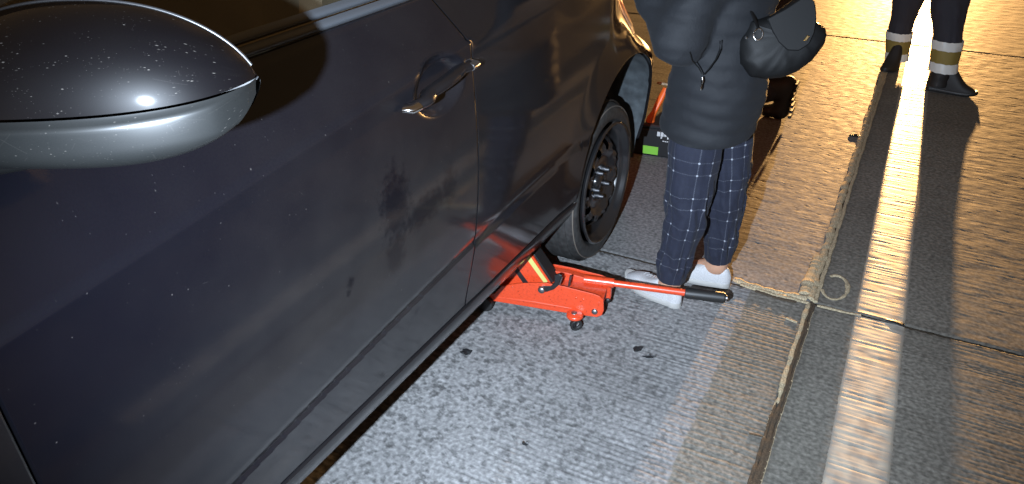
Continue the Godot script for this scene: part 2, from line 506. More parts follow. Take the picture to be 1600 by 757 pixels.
func floodlight(at: Vector3, aim: Vector3, energy: float) -> void:
	var o := base("floodlight", Vector3(at.x, 0, at.z), "warm floodlight on a low tripod far down the road", "floodlight")
	var h := Node3D.new(); h.name = "head"; o.add_child(h)
	h.position = Vector3(0, at.y, 0); h.basis = frame(at - aim)
	put("housing", box(Vector3(0.50, 0.42, 0.16), 0.03), M.black, h, Vector3(0, 0, 0.06))
	var lens := mat(Color(0.9, 0.8, 0.6), 0.2)
	lens.emission_enabled = true; lens.emission = Color(1.0, 0.72, 0.4); lens.emission_energy_multiplier = 6.0
	put("lens", box(Vector3(0.44, 0.36, 0.012), 0.003), lens, h, Vector3(0, 0, -0.024))
	for i in 3:
		var a := TAU * i / 3.0 + 0.5
		put("leg", tube([Vector3(0, at.y - 0.1, -0.06), Vector3(cos(a) * 0.35, 0.0, -0.06 + sin(a) * 0.35)], 0.014, 8), M.black, o)
	var l := SpotLight3D.new()
	l.name = "flood_beam"
	l.light_color = Color(1.0, 0.76, 0.47); l.light_energy = energy; l.light_size = 0.22
	l.spot_angle = 40.0; l.spot_angle_attenuation = 0.6; l.spot_range = 80.0; l.spot_attenuation = 2.0; l.shadow_enabled = true
	h.add_child(l)
	l.position = Vector3(0, 0, -0.06)

# ---------------------------------------------------------------- the road
var groove := PackedFloat32Array()
func make_grooves() -> void:   # depth of the drag grooves along the road at 1 mm steps
	var r := RandomNumberGenerator.new(); r.seed = 77
	groove.resize(14000)
	groove.fill(0.0)
	var z := 0
	while z < 13980:
		var w := r.randf_range(2.0, 5.0); var d := r.randf_range(0.35, 1.0)
		for k in range(-8, 9):
			var i := z + k
			if i >= 0 and i < 14000: groove[i] = maxf(groove[i], d * exp(-k * k / (w * w)))
		z += int(r.randf_range(9.0, 24.0))

func slab_piece(road: Node3D, x0: float, x1: float, z0: float, z1: float, vx0: float, vx1: float, dx: float, vz0: float, vz1: float, dz: float, kind: String) -> void:
	# x0<x1, z0>z1 (z runs away from the eye); fine cells between vx0..vx1 and vz0..vz1, coarse ones beyond
	var xs := []; var zs := []
	var x := x0
	while x < x1 - 1e-4:
		xs.append(x)
		x += dx if x >= vx0 - 1e-4 and x < vx1 else minf(0.16, maxf(dx, vx0 - x if x < vx0 else 0.16))
	xs.append(x1)
	var z := z0
	while z > z1 + 1e-4:
		zs.append(z)
		z -= dz if z <= vz0 + 1e-4 and z > vz1 else minf(0.16, maxf(dz, z - vz0 if z > vz0 else 0.16))
	zs.append(z1)
	var nx := xs.size(); var nz := zs.size()
	var v := PackedVector3Array(); v.resize(nx * nz)
	var col := PackedColorArray(); col.resize(nx * nz)
	var big := FastNoiseLite.new(); big.seed = 3; big.frequency = 1.3; big.fractal_octaves = 4
	var fine := FastNoiseLite.new(); fine.seed = 9; fine.frequency = 60.0; fine.fractal_octaves = 2
	var cell := FastNoiseLite.new(); cell.seed = 5; cell.noise_type = FastNoiseLite.TYPE_CELLULAR; cell.frequency = 74.0
	cell.cellular_return_type = FastNoiseLite.RETURN_CELL_VALUE; cell.fractal_type = FastNoiseLite.FRACTAL_NONE; cell.cellular_jitter = 1.0
	var edge := FastNoiseLite.new(); edge.seed = 5; edge.noise_type = FastNoiseLite.TYPE_CELLULAR; edge.frequency = 74.0
	edge.cellular_return_type = FastNoiseLite.RETURN_DISTANCE2_SUB; edge.fractal_type = FastNoiseLite.FRACTAL_NONE; edge.cellular_jitter = 1.0
	var left := kind.begins_with("left")
	var near := kind.ends_with("near")
	for j in nz:
		z = zs[j]
		for i in nx:
			x = xs[i]
			var b := big.get_noise_2d(x, z)
			var fn := fine.get_noise_2d(x, z)
			var strip := left and near and x > -0.315 + 0.006 * big.get_noise_1d(z * 4.0)
			var zz := z + 0.010 * big.get_noise_2d(x * 0.8, z * 0.8) + (0.006 if strip else 0.0) + 0.0025 * fine.get_noise_2d(x * 0.12, z * 0.12)
			var g := groove[clampi(int(-zz * 1000.0), 0, 13999)]
			var gd := 0.0; var stones := 0.0; var tone := 1.0
			if left and near:
				# by the car the skin is worn down to the stones; towards the joint the drag grooves remain
				var worn := smoothstep(-0.50, -0.85, x + 0.25 * b + 0.10 * (z + 1.9))
				stones = 0.35 + 0.65 * worn
				gd = lerpf(0.0026, 0.0008, worn)
				if strip: gd = 0.0018; stones = 0.30; tone = 0.78
			elif left:
				gd = 0.0006; stones = 0.2; tone = 0.80
			else:
				gd = 0.0011 if near else 0.0006; stones = 0.12; tone = 0.74
			g *= 0.55 + 0.45 * smoothstep(-0.35, 0.15, big.get_noise_2d(x * 2.2 + 9.0, z * 2.2))
			var h := -gd * g + fn * 0.00012 + (0.00028 if left else 0.0006) * wob.get_noise_2d(x * 55.0, z * 330.0) + (0.0014 if not left else 0.0007) * big.get_noise_2d(x * 6.0, z * 6.0)
			var c := tone * (0.33 + 0.075 * b + 0.05 * fn) * (1.0 - 0.42 * g * minf(1.0, gd / 0.0024))
			var cv := cell.get_noise_2d(x, z)
			if stones > 0.0 and cv > 1.0 - 0.76 * stones * (0.62 + 0.6 * big.get_noise_2d(x * 3.0, z * 3.0)):
				var e := smoothstep(-0.98, -0.86, edge.get_noise_2d(x, z))
				c = lerpf(c, 0.10 + 0.07 * absf(cv), 0.72 * e)
				h -= 0.0006 * e
			var cw := cell.get_noise_2d(x * 0.72 + 4.0, z * 0.72)
			if near and left and cw > 0.80 - 0.25 * big.get_noise_2d(x * 2.0 - 5.0, z * 2.0):
				var e2 := smoothstep(-0.985, -0.93, edge.get_noise_2d(x * 0.72 + 4.0, z * 0.72)) * smoothstep(0.25, -0.35, x + 0.45 + 0.3 * b)
				c = lerpf(c, 0.115, 0.62 * e2); h -= 0.0007 * e2
			# worn slab rims
			var rim := minf(minf(x - x0, x1 - x), minf(z0 - z, z - z1)) + 0.004 * fn
			h -= 0.005 * smoothstep(0.006, 0.0, rim)
			c *= lerpf(0.80, 1.0, smoothstep(0.0, 0.05, rim))
			v[j * nx + i] = Vector3(x, h, z)
			col[j * nx + i] = Color(c, c * (0.945 if strip or not left else 0.99), c * (0.83 if strip or not left else 0.985))
	put("concrete_slab", build(v, grid_idx(nx, nz), PackedVector2Array(), col, Vector3.UP), M.concrete, road)

func lane_line(road: Node3D) -> void:   # a worn cream line painted beside the long joint, in two lengths broken at the cross joint
	var wear := FastNoiseLite.new(); wear.seed = 41; wear.frequency = 9.0; wear.fractal_octaves = 5
	for part in [[-1.0, -2.545], [-2.571, -6.33], [-6.356, -10.1]]:
		var nz := int((part[0] - part[1]) / 0.006); var nx := 26
		var v := PackedVector3Array(); var col := PackedColorArray()
		for j in nz + 1:
			var z := lerpf(part[0], part[1], float(j) / nz)
			for i in nx:
				var w := float(i) / (nx - 1)
				var x := 0.094 - 0.0135 * (-1.7 - z) + (w - 0.5) * 0.172 + (0.004 * wob.get_noise_2d(z * 120.0, w * 40.0) if i == 0 or i == nx - 1 else 0.0)
				x += 0.050
				var g := groove[clampi(int(-z * 1000.0), 0, 13999)]
				var h := 0.0022 - 0.0012 * g + 0.0008 * wob.get_noise_2d(x * 60.0, z * 300.0)
				if i == 0 or i == nx - 1: h = -0.004
				var k := smoothstep(-0.5, 0.45, wear.get_noise_2d(x * 1.5, z) + 0.10 - 0.25 * g)
				var c := lerpf(0.25, 0.40, k * smoothstep(0.0, 0.12, w + 0.05 * wob.get_noise_2d(z * 160.0, 3.0)) * smoothstep(1.0, 0.80, w + 0.10 * wob.get_noise_2d(z * 90.0, 9.0)))
				v.append(Vector3(x, h, z)); col.append(Color(c, c * 0.94, c * lerpf(0.85, 0.80, k)))
		put("lane_line", build(v, grid_idx(nx, nz + 1), PackedVector2Array(), col, Vector3.UP), M.line_paint, road)

func bead(road: Node3D, pts: Array, rad: float, m: Material, lump := 0.35, sink := 0.47) -> void:
	var path := []; var rr := []
	for k in pts.size() - 1:
		var a: Vector2 = pts[k]; var b: Vector2 = pts[k + 1]
		var n := maxi(2, int(a.distance_to(b) / 0.009))
		for i in n + (1 if k == pts.size() - 2 else 0):
			var p := a.lerp(b, float(i) / n)
			var w := wob.get_noise_2d(p.x * 90.0, p.y * 90.0)
			var r := rad * (1.0 + lump * w + lump * 0.8 * wob.get_noise_2d(p.x * 260.0 + 7.0, p.y * 260.0))
			var side := (b - a).orthogonal().normalized() * rad * 0.5 * wob.get_noise_2d(p.x * 50.0, p.y * 50.0 + 31.0)
			path.append(Vector3(p.x + side.x, r * (0.55 - sink), p.y + side.y)); rr.append(r)
	put("joint_sealant", tube(path, rr, 8, true, 0.55), m, road)

func road() -> void:
	var g := PlaneMesh.new(); g.size = Vector2(900, 900)
	structure(put("ground", g, M.asphalt, self, Vector3(0, -0.05, 0)))
	var r := Node3D.new(); r.name = "road"; add_child(r); structure(r)
	make_grooves()
	var jx := -0.099; var za := -2.558; var zb := -6.343; var zc := -10.13; var gap := 0.006
	slab_piece(r, -3.6, jx - 0.006, 1.2, za + gap, -1.16, jx, 0.006, -1.05, za - 1.0, 0.004, "left_near")
	slab_piece(r, jx + 0.006, 3.4, 1.2, za + gap, jx - 1.0, 0.66, 0.006, -1.05, za - 1.0, 0.004, "right_near")
	slab_piece(r, -3.6, jx - 0.007, za - gap, zb + gap, -1.32, jx, 0.009, za + 1.0, zb - 1.0, 0.006, "left_mid")
	slab_piece(r, jx + 0.007, 3.4, za - gap, zb + gap, jx - 1.0, 0.95, 0.009, za + 1.0, zb - 1.0, 0.006, "right_mid")
	slab_piece(r, -3.6, jx - 0.007, zb - gap, zc + gap, -0.9, jx, 0.014, zb + 1.0, -8.6, 0.010, "left_far")
	slab_piece(r, jx + 0.007, 3.4, zb - gap, zc + gap, jx - 1.0, 1.1, 0.014, zb + 1.0, -8.6, 0.010, "right_far")
	for s in [[-3.6, jx - 0.007], [jx + 0.007, 3.4]]:
		for k in 3:
			slab_piece(r, s[0], s[1], zc - gap - 3.79 * k, zc - 3.79 * (k + 1), 9.0, 10.0, 0.16, 50.0, 60.0, 0.16, "right_far")
	lane_line(r)
	# dirt lying in the joints
	for s in [[jx - 0.012, jx + 0.012, 1.0, -10.0], [-3.6, 3.4, za + 0.009, za - 0.009], [-3.6, 3.4, zb + 0.009, zb - 0.009]]:
		var b := BoxMesh.new(); b.size = Vector3(s[1] - s[0], 0.02, s[2] - s[3])
		put("joint_dirt", b, M.sealant_dark, r, Vector3((s[0] + s[1]) / 2, -0.0170 if s[1] - s[0] < 1 else -0.0185, (s[2] + s[3]) / 2))
	# sealant squeezed out along the long joint
	bead(r, [Vector2(jx - 0.010, za - 0.02), Vector2(jx - 0.012, -3.4), Vector2(jx - 0.010, -5.2), Vector2(jx - 0.011, -8.4)], 0.016, M.sealant, 0.3)
	bead(r, [Vector2(jx + 0.011, za - 0.01), Vector2(jx + 0.010, -4.0), Vector2(jx + 0.012, -8.4)], 0.008, M.sealant, 0.3)
	bead(r, [Vector2(jx - 0.010, za + 0.01), Vector2(jx - 0.011, -2.15), Vector2(jx - 0.010, -1.95)], 0.008, M.sealant, 0.5)
	bead(r, [Vector2(jx + 0.010, za + 0.01), Vector2(jx + 0.011, -1.1)], 0.0045, M.sealant_dark, 0.5)
	bead(r, [Vector2(jx - 0.012, -2.0), Vector2(jx - 0.014, -1.1)], 0.005, M.sealant_dark, 0.5)
	bead(r, [Vector2(jx - 0.002, -2.54), Vector2(jx + 0.001, -1.1)], 0.008, M.sealant_dark, 0.3, 0.7)
	bead(r, [Vector2(jx - 0.013, -1.96), Vector2(jx - 0.012, -1.1)], 0.0045, M.sealant, 0.5)
	bead(r, [Vector2(jx + 0.011, -2.50), Vector2(jx + 0.012, -1.1)], 0.0040, M.sealant, 0.6)
	# the thick lump beside the crossing and the bead running to the standing woman
	bead(r, [Vector2(jx - 0.024, -2.90), Vector2(jx - 0.034, -2.76), Vector2(jx - 0.030, -2.60)], 0.022, M.sealant, 0.3)
	bead(r, [Vector2(jx - 0.02, za - 0.016), Vector2(-0.187, za - 0.012), Vector2(-0.28, za - 0.010), Vector2(-0.39, za - 0.022)], 0.015, M.sealant, 0.5)
	bead(r, [Vector2(jx - 0.01, za + 0.008), Vector2(-0.24, za + 0.012), Vector2(-0.36, za - 0.004)], 0.011, M.sealant, 0.5)
	bead(r, [Vector2(-0.15, za + 0.024), Vector2(-0.22, za + 0.028), Vector2(-0.30, za + 0.018)], 0.008, M.sealant_dark, 0.6)
	bead(r, [Vector2(jx + 0.02, za + 0.012), Vector2(0.02, za + 0.010), Vector2(0.07, za + 0.004)], 0.006, M.sealant, 0.5)
	bead(r, [Vector2(0.15, za - 0.004), Vector2(0.21, za + 0.006)], 0.013, M.scrap, 0.5, 0.6)
	var loop := []
	for i in 15:
		var a := -2.2 + i * 0.35
		loop.append(Vector2(-0.037 + 0.045 * cos(a), -2.70 + 0.088 * sin(a)))
	bead(r, loop, 0.0075, M.sealant, 0.5, 0.25)
	bead(r, [Vector2(-0.165, -2.415), Vector2(-0.125, -2.405)], 0.005, M.sealant, 0.3)
	bead(r, [Vector2(-0.155, -1.78), Vector2(-0.115, -1.785)], 0.004, M.sealant_dark, 0.3)

func scrap(at: Vector2, size: Vector2, turn: float, sd: int, label: String, m: Material) -> void:
	var r := RandomNumberGenerator.new(); r.seed = sd
	var v := PackedVector3Array(); var n := 11
	v.append(Vector3(0, 0.006, 0))
	for i in n:
		var a := TAU * i / n
		var q := r.randf_range(0.6, 1.15)
		v.append(Vector3(cos(a) * size.x * q, r.randf_range(0.001, 0.009), sin(a) * size.y * q))
	var idx := PackedInt32Array()
	for i in n: idx.append_array([0, 1 + (i + 1) % n, 1 + i])
	for i in n: v.append(v[1 + i] * Vector3(0.9, 0.0, 0.9) + Vector3(0, -0.001, 0))
	for i in n:
		var j := (i + 1) % n
		idx.append_array([1 + i, 1 + j, n + 1 + i, 1 + j, n + 1 + j, n + 1 + i])
	var o := put("scrap", build(v, idx, PackedVector2Array(), PackedColorArray(), Vector3.UP, true), m, self, Vector3(at.x, 0.001, at.y))
	o.rotation.y = turn
	tag(o, label, "scrap")

# ---------------------------------------------------------------- the car
# its left flank as a surface x(y, z); heights are those of the car as it stands on the jack
func y_sill(z: float) -> float: return 0.338 + 0.032 * clampf((z + 1.95) / 1.13, -0.8, 1.6)
func y_low(z: float) -> float: return 0.599 - 0.012 * maxf(0.0, z + 2.03) - 0.0255 * pow(maxf(0.0, z + 2.03), 2.0)
func y_high(z: float) -> float: return 1.041 + 0.0695 * (-0.37 - z)
func flank(y: float, z: float) -> float:
	var ys := y_sill(z); var y1 := y_low(z); var y2 := minf(y_high(z), 1.165); var x: float
	if y < y1:
		var t := clampf((y - ys) / (y1 - ys), 0.0, 1.0)
		x = lerpf(-0.930, -0.9045, pow(t, 0.9))
	elif y < y2:
		var t := (y - y1) / (y2 - y1)
		x = -0.9065 + 0.012 * sin(PI * pow(t, 0.85)) - 0.004 * smoothstep(0.06, 0.0, t)
	else:
		var t := (y - y2) / 0.14
		var fade := smoothstep(-1.75, -1.5, z)
		x = -0.9065 - 0.052 * pow(t, lerpf(1.5, 1.1, fade)) - 0.006 * smoothstep(0.0, 0.06, t) * fade
	x -= 0.09 * smoothstep(0.79, 1.0, y) * smoothstep(-2.42, -2.8, z)
	var zt := lerpf(-2.86, -2.62, smoothstep(0.68, 0.84, y))
	if z < zt: x -= 0.30 * pow((zt - z) / 0.48, 2.1)
	if z > -0.2: x -= 0.13 * pow((z + 0.2) / 1.0, 2.2)
	# the scooped recess behind the door's pull handle
	var hq := Vector2((z + 1.385) / 0.108, (y - 1.062 + 0.03 * (z + 1.385)) / 0.068).length_squared()
	if hq < 1.0: x -= 0.020 * smoothstep(1.0, 0.35, hq)
	# the flare round the rear wheel opening
	var d := Vector2(z - AC.x, y - AC.y).length() - AR
	if d < 0.16: x += 0.016 * pow(clampf(1.0 - d / 0.16, 0.0, 1.0), 1.6) * smoothstep(0.30, 0.45, y)
	return x
const AC := Vector2(-2.615, 0.415)
const AR := 0.385
func seam(y: float) -> float:   # the shut line behind the door
	if y < 0.56: return lerpf(-1.478, -1.509, clampf((y - 0.42) / 0.14, 0, 1))
	if y < 1.12: return lerpf(-1.509, -1.529, sin(clampf((y - 0.56) / 0.4, 0, 1) * PI / 2))
	return lerpf(-1.529, -1.44, clampf((y - 1.12) / 0.125, 0, 1))

func crease_rows(yb: float, yt: float, z: float, w: float) -> float:   # heights of a panel's rows, with rows lying on the two creases
	var a := maxf(y_low(z), lerpf(yb, yt, 0.2)); var b := maxf(minf(y_high(z), 1.165), lerpf(a, yt, 0.6))
	var w1 := 0.25; var w2 := 0.85
	if w < w1: return lerpf(yb, a, w / w1)
	if w < w2: return lerpf(a, b, (w - w1) / (w2 - w1))
	return lerpf(b, yt, (w - w2) / (1.0 - w2))

# a panel over the flank between two edge curves; rolled in at its edges
func panel(zf: Callable, zr: Callable, yb: Callable, yt: Callable, nu: int, nv: int, mirror := false, full := true) -> ArrayMesh:
	var v := PackedVector3Array(); var uv := PackedVector2Array()
	var us := [-1.0, 0.0]; var ws := [-1.0, 0.0]
	for i in range(1, nu): us.append(float(i) / nu)
	for j in range(1, nv): ws.append(float(j) / nv)
	us.insert(2, 0.0025); us.append(0.9975); us.append(1.0); us.append(2.0)
	ws.insert(2, 0.004); ws.append(0.996); ws.append(1.0); ws.append(2.0)
	for wj in ws:
		for ui in us:
			var u := clampf(ui, 0, 1); var w := clampf(wj, 0, 1)
			var ylow: float = yb.call(lerpf(zf.call(0.6), zr.call(0.6), u))
			var z := 0.0; var y := 0.0
			y = lerpf(ylow, yt.call(0.0), w)
			z = lerpf(zf.call(y), zr.call(y), u)
			ylow = yb.call(z)
			y = crease_rows(ylow, yt.call(z), z, w)
			z = lerpf(zf.call(y), zr.call(y), u)
			var x := flank(y, z)
			if ui < -0.5 or ui > 1.5 or wj < -0.5 or wj > 1.5: x -= 0.014
			v.append(Vector3(-3.5 - x if mirror else x, y, z)); uv.append(Vector2(u, 1.0 - w) if full else Vector2(z * 0.5, y))
	return build(v, grid_idx(us.size(), ws.size()), uv, PackedColorArray(), Vector3.LEFT if mirror else Vector3.RIGHT)

func wheel(parent: Node3D, at: Vector3, flip: bool, turn: float) -> void:
	var w := Node3D.new(); w.name = "wheel"; parent.add_child(w, true); w.position = at
	if flip: w.rotation.y = PI
	var R := 0.315
	var tp := []
	for p in [[-0.190, 0.235], [-0.195, 0.262], [-0.185, 0.290], [-0.165, 0.306], [-0.14, 0.313], [-0.105, R], [-0.07, 0.3145], [-0.030, 0.308], [-0.012, 0.298], [-0.003, 0.286], [0.0, 0.272], [-0.002, 0.255], [-0.006, 0.246], [-0.016, 0.236]]: tp.append(Vector2(p[0], p[1]))
	put("tyre", lathe(tp, 96), M.tyre, w)
	for gx in [-0.135, -0.088, -0.050]:   # tread grooves as thin proud ribs between
		put("tread_rib", lathe([Vector2(gx - 0.016, R - 0.004), Vector2(gx - 0.015, R + 0.002), Vector2(gx + 0.015, R + 0.002), Vector2(gx + 0.016, R - 0.004)], 96), M.tyre, w)
	put("sidewall_ring", lathe([Vector2(-0.0115, 0.2985), Vector2(-0.0080, 0.2985), Vector2(-0.0070, 0.2965), Vector2(-0.0085, 0.2940)], 96), M.tyre_dust, w)
	var rp := []
	for p in [[0.004, 0.240], [0.010, 0.237], [0.011, 0.232], [0.004, 0.227], [-0.010, 0.222], [-0.022, 0.215], [-0.026, 0.208], [-0.050, 0.204], [-0.075, 0.200]]: rp.append(Vector2(p[0], p[1]))
	put("rim", lathe(rp, 96), M.rim, w)
	put("rim_barrel", lathe([Vector2(-0.075, 0.200), Vector2(-0.17, 0.195), Vector2(-0.18, 0.03)], 64), M.under, w)
	# pressed steel disc with a ring of vent holes
	var nr := 54; var na := 240
	var v := PackedVector3Array(); var idx := PackedInt32Array()
	for j in nr + 1:
		var r := lerpf(0.028, 0.203, float(j) / nr)
		for i in na:
			var a := TAU * i / na + turn
			var x := -0.050 + 0.022 * smoothstep(0.03, 0.075, r) - 0.004 * smoothstep(0.075, 0.10, r) + 0.020 * smoothstep(0.10, 0.135, r) - 0.046 * smoothstep(0.145, 0.2, r)
			x += 0.006 * cos(a * 12.0 - turn * 12.0 + PI) * smoothstep(0.11, 0.15, r) * smoothstep(0.19, 0.16, r)
			v.append(Vector3(x, cos(a) * r, sin(a) * r))
	for j in nr:
		for i in na:
			var r := lerpf(0.028, 0.203, (j + 0.5) / nr)
			var a := fposmod((i + 0.5) * TAU / na, TAU / 12.0) - TAU / 24.0
			if pow(absf(a) * r / 0.017, 2.4) + pow(absf(r - 0.155) / 0.021, 2.4) < 1.0: continue
			var p := j * na + i; var q := j * na + (i + 1) % na
			idx.append_array([p, q, p + na, q, q + na, p + na])
	put("wheel_disc", build(v, idx, PackedVector2Array(), PackedColorArray(), Vector3.RIGHT), M.rim, w)
	put("hub_cap", lathe([Vector2(-0.060, 0.036), Vector2(-0.035, 0.034), Vector2(-0.022, 0.028), Vector2(-0.020, 0.0)], 32), M.rim, w)
	for i in 5:
		var a := TAU * i / 5.0 + turn + 0.35
		put("wheel_bolt", lathe([Vector2(-0.04, 0.012), Vector2(-0.020, 0.012), Vector2(-0.018, 0.0095), Vector2(-0.006, 0.009), Vector2(-0.001, 0.006), Vector2(0.0, 0.0)], 12), M.bolt, w, Vector3(0, cos(a) * 0.056, sin(a) * 0.056))

func door_mirror(car: Node3D) -> void:
	var o := Node3D.new(); o.name = "door_mirror"; car.add_child(o)
	# length axis runs from the door outwards and a little to the rear
	var org := Vector3(-1.000, 1.240, -0.475)
	var ax := Vector3(0.310, 0.0, -0.180); var L := ax.length(); ax /= L
	var nrm := Vector3(-ax.z, 0.0, ax.x)   # the way the housing bulges, to the car's front
	if nrm.z < 0: nrm = -nrm
	var top := func(t: float) -> float:
		var q := (t - 0.46) / (0.54 if t > 0.46 else 0.54)
		return 0.085 + 0.097 * pow(maxf(0.0, 1.0 - pow(absf(q), 2.2)), 0.62)
	var bot := func(t: float) -> float:
		return 0.006 + 0.080 * (1.0 - sqrt(maxf(0.0, 1.0 - pow(clampf((t - 0.45) / 0.555, 0.0, 1.0), 2.6)))) + 0.008 * pow(1.0 - t, 2.0)
	var dep := func(t: float) -> float:
		return 0.105 * pow(maxf(0.0, 1.0 - pow(absf((t - 0.36) / 0.645), 2.6)), 0.5) + 0.004
	var line := func(t: float) -> float:   # where the painted cap meets the grey lower shell
		return 0.078 + 0.010 * pow(t, 3.0)
	var point := func(t: float, h: float, fat: float) -> Vector3:
		var y0: float = bot.call(t); var y1: float = top.call(t); var ym := 0.050
		var q := (h - ym) / (y1 - ym) if h > ym else (ym - h) / maxf(ym - y0, 0.004)
		var ex := 2.1 if h > ym else 3.2
		var d: float = dep.call(t) * pow(maxf(0.0, 1.0 - pow(clampf(q, 0, 1), ex)), 1.0 / ex) + fat
		return org + ax * (L * t) + Vector3(0, h, 0) + nrm * d
	var cap := func(u: float, w: float) -> Vector3:
		var t := lerpf(-0.06, 1.0, u); t = clampf(t, -0.06, 0.997)
		var l: float = line.call(t) + 0.002; var y1: float = maxf(top.call(t), l + 0.002)
		var h := lerpf(l, y1, sin(w * PI / 2))
		return point.call(t, h, -0.03 * smoothstep(0.06, 0.0, w) * 0.0)
	put("mirror_cap", patch(90, 40, cap, nrm + Vector3.UP), M.paint_mirror, o)
	var low := func(u: float, w: float) -> Vector3:
		var t := clampf(lerpf(-0.06, 1.0, u), -0.06, 0.999)
		var l: float = line.call(t); var y0: float = bot.call(t)
		var h := lerpf(l, y0, sin(w * PI / 2))
		var chamfer := (0.006 * smoothstep(0.0, 0.10, w) + 0.003) * smoothstep(1.0, 0.9, t)
		return point.call(t, h, chamfer)
	put("mirror_lower_shell", patch(90, 36, low, nrm - Vector3.UP * 0.5), M.trim_grey, o)
	# rear rim and glass
	var rim := func(u: float, w: float) -> Vector3:
		var t := lerpf(-0.06, 0.998, u)
		var y0: float = bot.call(t); var y1: float = top.call(t)
		return org + ax * (L * t) + Vector3(0, lerpf(y0, y1, w), 0) - nrm * (0.012 * sin(PI * w))
	put("mirror_back", patch(40, 14, rim, -nrm), M.plastic, o)
	var edge := []
	for i in 50:
		var t := lerpf(-0.04, 0.985, i / 49.0)
		edge.append(org + ax * (L * t) + Vector3(0, float(top.call(t)), 0) - nrm * 0.002)
	put("mirror_rim", tube(edge, 0.0022, 8), M.plastic, o)
	# stalk to the door
	var arm := []
	for i in 12:
		var t := i / 11.0
		arm.append(org + ax * (L * lerpf(0.30, -0.20, t)) + Vector3(0, 0.020 - 0.038 * t, 0) + nrm * (0.045 - 0.02 * t))
	put("mirror_stalk", tube(arm, 0.026, 14, true, 0.75), M.trim_grey, o)

